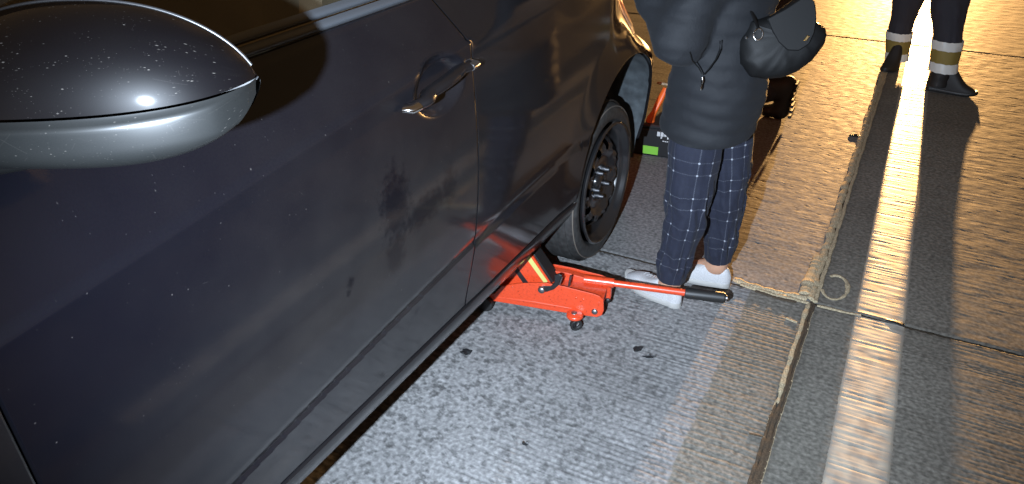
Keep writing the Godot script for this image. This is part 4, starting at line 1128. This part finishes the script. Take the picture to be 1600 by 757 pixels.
func woman() -> void:
	var at := Vector3(-0.52, 0, -2.42)
	var o := base("person", at, "person in navy padded jacket, checked navy trousers and white shoes beside jack", "person")
	var F := Vector3(-0.985, 0, -0.17); var neck := Vector3(-0.56, 1.30, -2.42); var hc := neck + Vector3(-0.035, 0.14, -0.01)
	var aL := Vector3(-0.572, 0.075, -2.325); var aR := Vector3(-0.450, 0.085, -2.522)
	var kL := Vector3(-0.560, 0.37, -2.33); var kR := Vector3(-0.455, 0.36, -2.505)
	var hL := Vector3(-0.535, 0.74, -2.35); var hR := Vector3(-0.525, 0.74, -2.50)
	var sL := Vector3(-0.545, 1.23, -2.255); var sR := Vector3(-0.545, 1.23, -2.585)
	var eL := Vector3(-0.598, 0.995, -2.21); var eR := Vector3(-0.66, 1.01, -2.66)
	var wL := Vector3(-0.775, 1.13, -2.36); var wR := Vector3(-0.79, 1.13, -2.47)
	var bd := [[hL, kL, 0.070, 0.047], [kL, aL, 0.045, 0.033], [hR, kR, 0.070, 0.047], [kR, aR, 0.045, 0.033], [aL, aL + Vector3(-0.10, -0.045, -0.05), 0.033, 0.026], [aR, aR + Vector3(-0.11, -0.05, -0.012), 0.033, 0.026], [hL, hR, 0.085, 0.085], [Vector3(-0.53, 0.80, -2.42), Vector3(-0.545, 1.12, -2.42), 0.095, 0.095], [sL, sR, 0.055, 0.055], [sL, eL, 0.042, 0.034], [eL, wL, 0.033, 0.024], [sR, eR, 0.042, 0.034], [eR, wR, 0.033, 0.024], [neck - Vector3(-0.015, 0.10, 0), hc - Vector3(-0.01, 0.03, 0), 0.046, 0.042]]
	var fine := head_prims(hc, F)
	hand(fine, wL, Vector3(-0.6, 0.55, -0.35), Vector3(0.1, 0.3, 0.9), 1.0, 0.55)
	hand(fine, wR, Vector3(-0.6, 0.55, 0.30), Vector3(0.1, 0.3, -0.9), -1.0, 0.55)
	var body := join([[sdf_mesh(bd, 0.014, 0.03), T(Vector3.ZERO)], [sdf_mesh(fine, 0.0045, 0.009), T(Vector3.ZERO)]])
	put("body", body, M.skin, o, -at)
	person_head(o, [], hc, F, true)
	# padded jacket: flared to the hem, quilted across
	var jk := [[Vector3(-0.528, 0.68, -2.42), Vector3(-0.515, 0.80, -2.42), 0.150, 0.147, Vector3(1.0, 1.0, 1.12)], [Vector3(-0.515, 0.80, -2.42), Vector3(-0.525, 1.10, -2.42), 0.147, 0.146, Vector3(0.98, 1, 1.15)], [sL + Vector3(0.0, -0.03, -0.02), sR + Vector3(0.0, -0.03, 0.02), 0.098, 0.098], [sL, eL, 0.074, 0.060], [eL, wL, 0.068, 0.046], [sR, eR, 0.078, 0.070], [eR, wR, 0.064, 0.046], [neck + Vector3(0.01, -0.04, 0), neck + Vector3(0.0, 0.035, 0), 0.080, 0.072]]
	var quilt := func(p: Vector3) -> float:
		var q := 0.0
		q += 0.005 * absf(sin(p.y * 62.0 + 3.0 * wob.get_noise_2d(p.x * 12.0, p.z * 12.0)))
		q += 0.012 * wob.get_noise_3d(p.x * 26.0 + p.y * 14.0, p.y * 46.0 - p.x * 20.0, p.z * 26.0) + 0.003 * wob.get_noise_3d(p.x * 90.0, p.y * 130.0, p.z * 90.0)
		return q
	var jm := sdf_mesh(jk, 0.0095, 0.035, quilt)
	# cut level at the hem, which dips towards the back
	var arr := jm.surface_get_arrays(0); var jv: PackedVector3Array = arr[Mesh.ARRAY_VERTEX]; var ji: PackedInt32Array = arr[Mesh.ARRAY_INDEX]
	var hem := func(p: Vector3) -> float: return 0.655 + 0.05 * maxf(0.0, -0.56 - p.x) + 0.010 * sin(p.z * 17.0) + 0.006 * wob.get_noise_2d(p.x * 30.0, p.z * 30.0) + 0.10 * maxf(0.0, p.x + 0.50)
	for i in jv.size():
		var hh: float = hem.call(jv[i])
		if jv[i].y < hh:
			var deep := hh - jv[i].y
			var c := Vector3(-0.545, hh, -2.42)
			jv[i] = Vector3(jv[i].x, hh, jv[i].z).lerp(c + Vector3(0, 0.03, 0), clampf(deep * 6.0, 0.0, 0.9)) if deep > 0.02 else Vector3(jv[i].x, hh, jv[i].z)
	var jacket := put("jacket", build(jv, ji), M.jacket, o, -at)
	# slanted pocket with its hanging zip pull
	var surf := func(x: float, y: float) -> Vector3:   # the near side of the jacket
		var best := -2.2
		for q in jv:
			if absf(q.x - x) < 0.009 and absf(q.y - y) < 0.009: best = maxf(best, q.z)
		return Vector3(x, y, best)
	var zp := []
	for p in [[-0.480, 1.01], [-0.478, 0.985], [-0.486, 0.955], [-0.502, 0.925], [-0.516, 0.905]]: zp.append((surf.call(p[0], p[1]) as Vector3) + Vector3(0.001, 0, 0.001))
	var zp2 := []
	for p in [[-0.548, 0.985], [-0.543, 0.955], [-0.532, 0.925], [-0.518, 0.905]]: zp2.append((surf.call(p[0], p[1]) as Vector3) + Vector3(0.001, 0, 0.001))
	put("pocket_seam", tube(zp, 0.0022, 6), M.leather, jacket)
	put("pocket_seam", tube(zp2, 0.0018, 6), M.trim_grey, jacket)
	var zq: Vector3 = surf.call(-0.517, 0.900) + Vector3(0.001, 0, 0.005)
	put("zip_pull", tube([zq, zq + Vector3(0.002, -0.012, 0.003), zq + Vector3(0.001, -0.032, 0.003), zq + Vector3(0.0, -0.040, 0.001)], [0.003, 0.0045, 0.0035, 0.002], 8), M.chrome, jacket)
	# checked trousers
	put("trouser_leg", leg_loft([Vector3(-0.540, 0.76, -2.36), Vector3(-0.545, 0.60, -2.345), Vector3(-0.546, 0.48, -2.335), Vector3(-0.545, 0.36, -2.33), Vector3(-0.560, 0.225, -2.33), Vector3(-0.572, 0.105, -2.328)], [0.088, 0.088, 0.082, 0.070, 0.061, 0.052], [0.088, 0.086, 0.080, 0.070, 0.062, 0.054], 0.0, 0.015, 0.25), M.check, o, -at)
	put("trouser_leg", leg_loft([Vector3(-0.510, 0.76, -2.50), Vector3(-0.478, 0.60, -2.50), Vector3(-0.462, 0.48, -2.50), Vector3(-0.452, 0.36, -2.50), Vector3(-0.451, 0.24, -2.505), Vector3(-0.450, 0.120, -2.515)], [0.090, 0.088, 0.082, 0.072, 0.060, 0.050], [0.088, 0.086, 0.080, 0.072, 0.062, 0.052], 17.0, 0.015, 0.25), M.check, o, -at)
	shoe(o, Vector3(-0.520, 0, -2.300), Vector3(-0.26, 0, -0.115), 0.268, M.canvas, M.sole, 0.27)
	shoe(o, Vector3(-0.392, 0, -2.515), Vector3(-0.27, 0, -0.030), 0.268, M.canvas, M.sole, 0.27)
	handbag()

func handbag() -> void:
	var at := Vector3(-0.315, 1.0, -2.36)
	var o := base("handbag", at, "black shoulder bag with rounded flap hanging behind the navy jacket", "handbag")
	# its broad face looks back towards the camera and upwards a little
	var n := Vector3(0.30, 0.32, 0.90).normalized()
	var bx := Vector3.UP.cross(n).normalized(); var by := n.cross(bx)
	o.basis = Basis(bx, by, n)
	var outline := [Vector2(-0.125, 0.04), Vector2(-0.06, 0.060), Vector2(0.012, 0.118), Vector2(0.030, 0.120), Vector2(0.052, 0.106), Vector2(0.062, 0.075), Vector2(0.064, 0.050), Vector2(0.090, 0.030), Vector2(0.100, 0.010), Vector2(0.098, -0.018), Vector2(0.066, -0.066), Vector2(0.030, -0.098), Vector2(-0.01, -0.116), Vector2(-0.055, -0.122), Vector2(-0.10, -0.115), Vector2(-0.135, -0.080), Vector2(-0.15, -0.02)]
	var cu := Curve2D.new()
	for i in outline.size() + 1:
		var p: Vector2 = outline[i % outline.size()]
		var tg: Vector2 = (outline[(i + 1) % outline.size()] - outline[(i - 1 + outline.size()) % outline.size()]) / 6.0
		cu.add_point(p, -tg, tg)
	var rings := []; var c := Vector2(-0.02, 0.0)
	for k in [[-0.062, 0.03], [-0.060, 0.3], [-0.056, 0.6], [-0.049, 0.8], [-0.040, 0.91], [-0.024, 0.98], [0.0, 1.0], [0.018, 0.99], [0.030, 0.95], [0.040, 0.88], [0.047, 0.79], [0.052, 0.66], [0.056, 0.48], [0.0575, 0.26], [0.058, 0.03]]:
		var ring := []
		for i in 72:
			var p := cu.sample_baked(cu.get_baked_length() * i / 72.0)
			var q := c + (p - c) * float(k[1])
			var w := 0.004 * wob.get_noise_2d(q.x * 190.0, q.y * 190.0 + k[0] * 300.0)
			ring.append(Vector3(q.x + w, q.y + w, float(k[0]) + 2.0 * w * float(k[1])))
		rings.append(ring)
	put("bag_body", loft(rings), M.leather, o)
	# flap: a second, slightly proud leather panel with a rounded lower edge
	var fl := [Vector2(-0.078, 0.046), Vector2(-0.03, 0.075), Vector2(0.014, 0.108), Vector2(0.030, 0.110), Vector2(0.046, 0.098), Vector2(0.054, 0.070), Vector2(0.058, 0.042), Vector2(0.056, 0.010), Vector2(0.046, -0.020), Vector2(0.020, -0.040), Vector2(-0.012, -0.040), Vector2(-0.040, -0.018), Vector2(-0.062, 0.015)]
	var fc := Curve2D.new()
	for i in fl.size() + 1:
		var tg: Vector2 = (fl[(i + 1) % fl.size()] - fl[(i - 1 + fl.size()) % fl.size()]) / 6.0
		fc.add_point(fl[i % fl.size()], -tg, tg)
	var fs := []
	for i in 60: fs.append(fc.sample_baked(fc.get_baked_length() * i / 60.0))
	var flap := put("flap", slab(fs, 0.008, 0.003), M.leather, o, Vector3(0, 0, 0.056))
	put("clasp", box(Vector3(0.009, 0.016, 0.006), 0.002), M.gold, flap, Vector3(0.036, -0.004, 0.006)).rotation.z = -0.5
	var ring := []
	for i in 17: ring.append(Vector3(-0.098 + 0.013 * cos(TAU * i / 16.0), 0.002 + 0.016 * sin(TAU * i / 16.0), 0.056))
	put("strap_ring", tube(ring, 0.0028, 8, false), M.chrome, o)
	put("strap_rivet", lathe([Vector2(0, 0.005), Vector2(0.004, 0.004), Vector2(0.005, 0)], 10, 2), M.chrome, o, Vector3(-0.128, -0.008, 0.046))
	var st := [Vector3(-0.098, 0.018, 0.056), Vector3(-0.118, 0.06, 0.045), Vector3(-0.15, 0.14, 0.02), Vector3(-0.19, 0.24, -0.02), Vector3(-0.22, 0.30, -0.10), Vector3(-0.20, 0.29, -0.20)]
	put("strap", tube(st, 0.011, 10, true, 0.3), M.leather, o)

func workman() -> void:
	var at := Vector3(0.08, 0, -5.55)
	var o := base("person", at, "person in dark work trousers with reflective ankle bands standing on the joint", "person")
	var aL := Vector3(-0.045, 0.09, -5.76); var aR := Vector3(0.228, 0.09, -5.30)
	var kL := Vector3(-0.065, 0.46, -5.70); var kR := Vector3(0.165, 0.50, -5.42)
	var hL := Vector3(-0.015, 0.88, -5.62); var hR := Vector3(0.155, 0.88, -5.52)
	var neck := Vector3(0.07, 1.46, -5.56); var hc := neck + Vector3(0, 0.15, 0.03); var F := Vector3(0.2, -0.1, 1.0)
	var s1 := Vector3(-0.13, 1.38, -5.60); var s2 := Vector3(0.27, 1.38, -5.52)
	var e1 := Vector3(-0.20, 1.08, -5.62); var e2 := Vector3(0.35, 1.08, -5.54); var w1 := Vector3(-0.15, 0.92, -5.42); var w2 := Vector3(0.30, 0.92, -5.34)
	var bd := [[hL, kL, 0.075, 0.052], [kL, aL + Vector3(0, 0.08, 0), 0.05, 0.034], [hR, kR, 0.075, 0.052], [kR, aR + Vector3(0, 0.10, 0), 0.05, 0.034], [hL, hR, 0.095, 0.095], [Vector3(0.07, 0.9, -5.57), Vector3(0.07, 1.25, -5.57), 0.11, 0.12], [s1, s2, 0.065, 0.065], [s1, e1, 0.048, 0.038], [e1, w1, 0.037, 0.027], [s2, e2, 0.048, 0.038], [e2, w2, 0.037, 0.027], [neck - Vector3(0, 0.08, 0), hc - Vector3(0, 0.03, 0), 0.055, 0.05]]
	var fine := head_prims(hc, F)
	hand(fine, w1, Vector3(0.1, -0.6, 0.5), Vector3(-0.5, 0.3, 0.5), 1.0, 0.45)
	hand(fine, w2, Vector3(-0.1, -0.6, 0.5), Vector3(0.5, 0.3, 0.5), -1.0, 0.45)
	put("body", join([[sdf_mesh(bd, 0.016, 0.035), T(Vector3.ZERO)], [sdf_mesh(fine, 0.005, 0.01), T(Vector3.ZERO)]]), M.skin, o, -at)
	person_head(o, [], hc, F, false)
	var jk := [[Vector3(0.07, 0.82, -5.57), Vector3(0.07, 1.0, -5.57), 0.165, 0.16, Vector3(1.12, 1, 0.9)], [Vector3(0.07, 1.0, -5.57), Vector3(0.07, 1.27, -5.57), 0.16, 0.165, Vector3(1.15, 1, 0.85)], [s1, s2, 0.09, 0.09], [s1, e1, 0.075, 0.062], [e1, w1, 0.06, 0.045], [s2, e2, 0.075, 0.062], [e2, w2, 0.06, 0.045], [neck, neck + Vector3(0, 0.04, 0), 0.075, 0.07]]
	put("jacket", sdf_mesh(jk, 0.016, 0.035, func(p: Vector3): return 0.010 * wob.get_noise_3d(p.x * 22, p.y * 36, p.z * 22)), M.work, o, -at)
	var LP := [Vector3(0.005, 0.90, -5.62), Vector3(-0.045, 0.66, -5.68), Vector3(-0.070, 0.42, -5.73), Vector3(-0.072, 0.22, -5.76), Vector3(-0.055, 0.075, -5.77)]
	var RP := [Vector3(0.145, 0.90, -5.52), Vector3(0.155, 0.70, -5.46), Vector3(0.165, 0.50, -5.38), Vector3(0.205, 0.31, -5.33), Vector3(0.222, 0.155, -5.305)]
	put("trouser_leg", leg_loft(LP, [0.13, 0.118, 0.098, 0.073, 0.060], [0.12, 0.11, 0.098, 0.075, 0.06], 3.0, 0.008, 1.0), M.work, o, -at)
	put("trouser_leg", leg_loft(RP, [0.13, 0.118, 0.104, 0.078, 0.066], [0.12, 0.11, 0.10, 0.08, 0.066], 23.0, 0.008, 1.0), M.work, o, -at)
	# reflective bands round each shin
	for leg in [[LP, 3, [0.232, 0.180, 0.092, 0.040], 0.0], [RP, 3, [0.318, 0.266, 0.190, 0.135], 1.0]]:
		var P: Array = leg[0]; var hs: Array = leg[2]
		for b in 3:
			var rings := []
			for k in 7:
				var y := lerpf(hs[b], hs[b + 1], k / 6.0)
				var t: float = (P[3].y - y) / (P[3].y - P[4].y)
				var c: Vector3 = P[3].lerp(P[4], t) if y < P[3].y else P[3].lerp(P[2], (y - P[3].y) / (P[2].y - P[3].y))
				c.y = y
				var r := lerpf(0.076, 0.066, clampf(t, 0, 1.4)) + (0.0060 if leg[3] > 0.5 else 0.0) + 0.006 + 0.0015 * (1 - absf(k / 3.0 - 1.0)) + (0.0 if b != 1 else -0.001)
				if b == 2: r += 0.005 * k / 6.0
				var ring := []
				for i in 40:
					var a := TAU * i / 40.0
					var w := 1.0 + 0.055 * wob.get_noise_3d(cos(a) * 20.0 + 9.0 * leg[3], y * 60.0 + sin(a) * 14.0, sin(a) * 20.0)
					ring.append(c + Vector3(cos(a) * r * w, 0.006 * wob.get_noise_2d(cos(a) * 30.0, sin(a) * 30.0 + 50.0 * leg[3]), sin(a) * r * w))
				rings.append(ring)
			put("reflective_band" if b != 1 else "yellow_band", loft(rings, false), M.reflex if b != 1 else M.hivis, o, -at)
	# work boots: ankle shafts and long toes, the near one turned out
	for bt in [[Vector3(-0.045, 0, -5.82), Vector3(-0.22, 0, 1.0), aL], [Vector3(0.155, 0, -5.31), Vector3(1.0, 0, 0.06), aR]]:
		shoe(o, bt[0], bt[1], 0.29, M.boot, M.rubber, 0.52)
		var a0: Vector3 = bt[2]
		var sh := []; var rr := []
		for k in 9:
			sh.append(Vector3(a0.x - 0.012 * (bt[1] as Vector3).x, 0.04 + 0.02 * k, a0.z - 0.012 * (bt[1] as Vector3).z)); rr.append(0.056 + 0.003 * sin(k * 2.4))
		put("boot_shaft", tube(sh, rr, 24), M.boot, o, -at)

func kneeler() -> void:
	var at := Vector3(-0.72, 0, -4.42)
	var o := base("person", at, "person kneeling behind the navy jacket, only a dark boot in view", "person")
	var kn1 := Vector3(-0.93, 0.07, -4.34); var kn2 := Vector3(-1.02, 0.50, -4.60)
	var h1 := Vector3(-0.72, 0.42, -4.38); var h2 := Vector3(-0.72, 0.42, -4.54); var a1 := Vector3(-0.60, 0.17, -4.36); var a2 := Vector3(-0.98, 0.10, -4.60)
	var neck := Vector3(-0.80, 0.84, -4.47); var hc := neck + Vector3(-0.06, 0.13, 0.0); var F := Vector3(-1, -0.35, 0.1)
	var s1 := Vector3(-0.78, 0.76, -4.29); var s2 := Vector3(-0.78, 0.76, -4.65); var e1 := Vector3(-0.90, 0.54, -4.25); var e2 := Vector3(-0.92, 0.56, -4.70); var w1 := Vector3(-1.08, 0.42, -4.36); var w2 := Vector3(-1.10, 0.42, -4.60)
	var bd := [[h1, kn1, 0.075, 0.052], [kn1, a1 + Vector3(-0.06, -0.02, 0), 0.05, 0.036], [h2, kn2, 0.075, 0.052], [kn2, a2, 0.05, 0.036], [a2, a2 + Vector3(-0.14, -0.05, 0), 0.036, 0.03], [h1, h2, 0.095, 0.095], [Vector3(-0.70, 0.44, -4.46), Vector3(-0.78, 0.70, -4.47), 0.11, 0.11], [s1, s2, 0.06, 0.06], [s1, e1, 0.045, 0.037], [e1, w1, 0.035, 0.026], [s2, e2, 0.045, 0.037], [e2, w2, 0.035, 0.026], [neck - Vector3(-0.04, 0.08, 0), hc, 0.05, 0.05]]
	var fine := head_prims(hc, F)
	hand(fine, w1, Vector3(-1, -0.3, 0.1), Vector3(0, 1, 0.2), -1.0, 0.4)
	hand(fine, w2, Vector3(-1, -0.3, -0.1), Vector3(0, 1, 0.2), 1.0, 0.4)
	put("body", join([[sdf_mesh(bd, 0.016, 0.035), T(Vector3.ZERO)], [sdf_mesh(fine, 0.005, 0.01), T(Vector3.ZERO)]]), M.skin, o, -at)
	person_head(o, [], hc, F, false)
	put("jacket", sdf_mesh([[Vector3(-0.72, 0.42, -4.46), Vector3(-0.74, 0.58, -4.46), 0.16, 0.16], [Vector3(-0.74, 0.58, -4.46), Vector3(-0.78, 0.72, -4.47), 0.15, 0.14], [s1, s2, 0.085, 0.085], [s1, e1, 0.07, 0.06], [e1, w1, 0.056, 0.042], [s2, e2, 0.07, 0.06], [e2, w2, 0.056, 0.042], [neck, neck + Vector3(-0.02, 0.02, 0), 0.07, 0.066]], 0.016, 0.035, func(p: Vector3): return 0.010 * wob.get_noise_3d(p.x * 22, p.y * 36, p.z * 22)), M.work, o, -at)
	put("trousers", sdf_mesh([[h1, kn1, 0.10, 0.078], [kn1, a1 + Vector3(-0.05, -0.01, 0), 0.072, 0.062], [h2, kn2, 0.10, 0.078], [kn2, a2, 0.072, 0.062], [h1, h2, 0.12, 0.12]], 0.016, 0.03, func(p: Vector3): return 0.010 * wob.get_noise_3d(p.x * 30, p.y * 30, p.z * 30)), M.work, o, -at)
	# the boot up on its toes, its lugged sole turned away from the car
	var boot := put("boot", sdf_mesh([[Vector3(-0.565, 0.055, -4.40), Vector3(-0.550, 0.20, -4.395), 0.052, 0.050, Vector3(0.9, 1, 1.0)], [Vector3(-0.550, 0.20, -4.395), Vector3(-0.64, 0.185, -4.38), 0.048, 0.055], [Vector3(-0.565, 0.045, -4.40), Vector3(-0.64, 0.035, -4.40), 0.042, 0.036], [Vector3(-0.60, 0.17, -4.385), Vector3(-0.72, 0.14, -4.36), 0.058, 0.066]], 0.007, 0.02), M.boot, o, -at)
	for k in 7:
		put("sole_lug", box(Vector3(0.018, 0.018, 0.092), 0.004), M.rubber, boot, Vector3(-0.506 + 0.004 * sin(k * 1.3), 0.030 + 0.031 * k, -4.398))
	var a := put("boot", box(Vector3(0.27, 0.085, 0.095), 0.03), M.boot, o, Vector3(-1.05, 0.045, -4.60) - at)

# ---------------------------------------------------------------- things on the ground behind the wheel
func toolbox() -> void:
	var at := Vector3(-1.005, 0.0, -3.66)
	var o := base("toolbox", at, "black toolbox with pale lettering and a green label behind the wheel", "toolbox")
	o.rotation.y = 0.10
	put("case", box(Vector3(0.36, 0.150, 0.20), 0.008), M.black, o, Vector3(0, 0.076, 0))
	put("lid", box(Vector3(0.366, 0.020, 0.206), 0.006), M.black, o, Vector3(0, 0.162, 0))
	put("label", box(Vector3(0.080, 0.044, 0.003), 0.0008), M.green, o, Vector3(-0.062, 0.034, 0.1012))
	# worn block lettering that cannot be read in the photograph
	var r := RandomNumberGenerator.new(); r.seed = 6
	var x := -0.035
	for k in 8:
		var w := r.randf_range(0.010, 0.016)
		put("lettering", box(Vector3(w, r.randf_range(0.016, 0.024), 0.002), 0.0004), M.print, o, Vector3(x + w / 2, 0.128, 0.1009))
		if k % 2: put("lettering", box(Vector3(w * 0.5, 0.014, 0.002), 0.0004), M.print, o, Vector3(x + w * 0.3, 0.112, 0.1009))
		x += w + 0.003
	for k in 9: put("lettering", box(Vector3(0.007, 0.006, 0.0016), 0.0003), M.print, o, Vector3(0.0 + 0.010 * k, 0.092, 0.1007))
	var h := base("hand_tool", Vector3(-1.075, 0.172, -3.60), "orange handled tool standing on the black toolbox", "tool")
	put("handle", tube([Vector3(-0.010, 0.0, 0.0), Vector3(-0.006, 0.02, 0), Vector3(0.006, 0.05, 0.0), Vector3(0.024, 0.11, -0.02), Vector3(0.040, 0.165, -0.05)], [0.030, 0.026, 0.017, 0.019, 0.015], 16, true, 0.8), M.orange, h)
	put("jaw", box(Vector3(0.09, 0.012, 0.012), 0.003), M.sealant, h, Vector3(0.035, 0.185, -0.055))

func _ready() -> void:
	rng.seed = 1
	wob.seed = 12; wob.frequency = 0.1; wob.fractal_octaves = 3
	materials()
	lights()
	road()
	car()
	jack()
	woman()
	workman()
	kneeler()
	toolbox()
	scrap(Vector2(-1.083, -1.727), Vector2(0.022, 0.014), 0.4, 1, "crumpled dark scrap lying nearest the car's sill", M.scrap)
	scrap(Vector2(-0.575, -2.006), Vector2(0.020, 0.016), 0.9, 2, "flat round dark scrap in front of the white shoe", M.scrap)
	scrap(Vector2(-0.528, -1.985), Vector2(0.024, 0.006), 0.5, 3, "thin curled dark scrap beside the flat round one", M.scrap)
	scrap(Vector2(-0.72, -1.442), Vector2(0.009, 0.006), 0.2, 4, "tiny dark crumb at the bottom edge of the pale slab", M.scrap)
	scrap(Vector2(-0.143, -4.31), Vector2(0.034, 0.016), 0.2, 5, "dark flake beside the long joint behind the crossing", M.scrap)
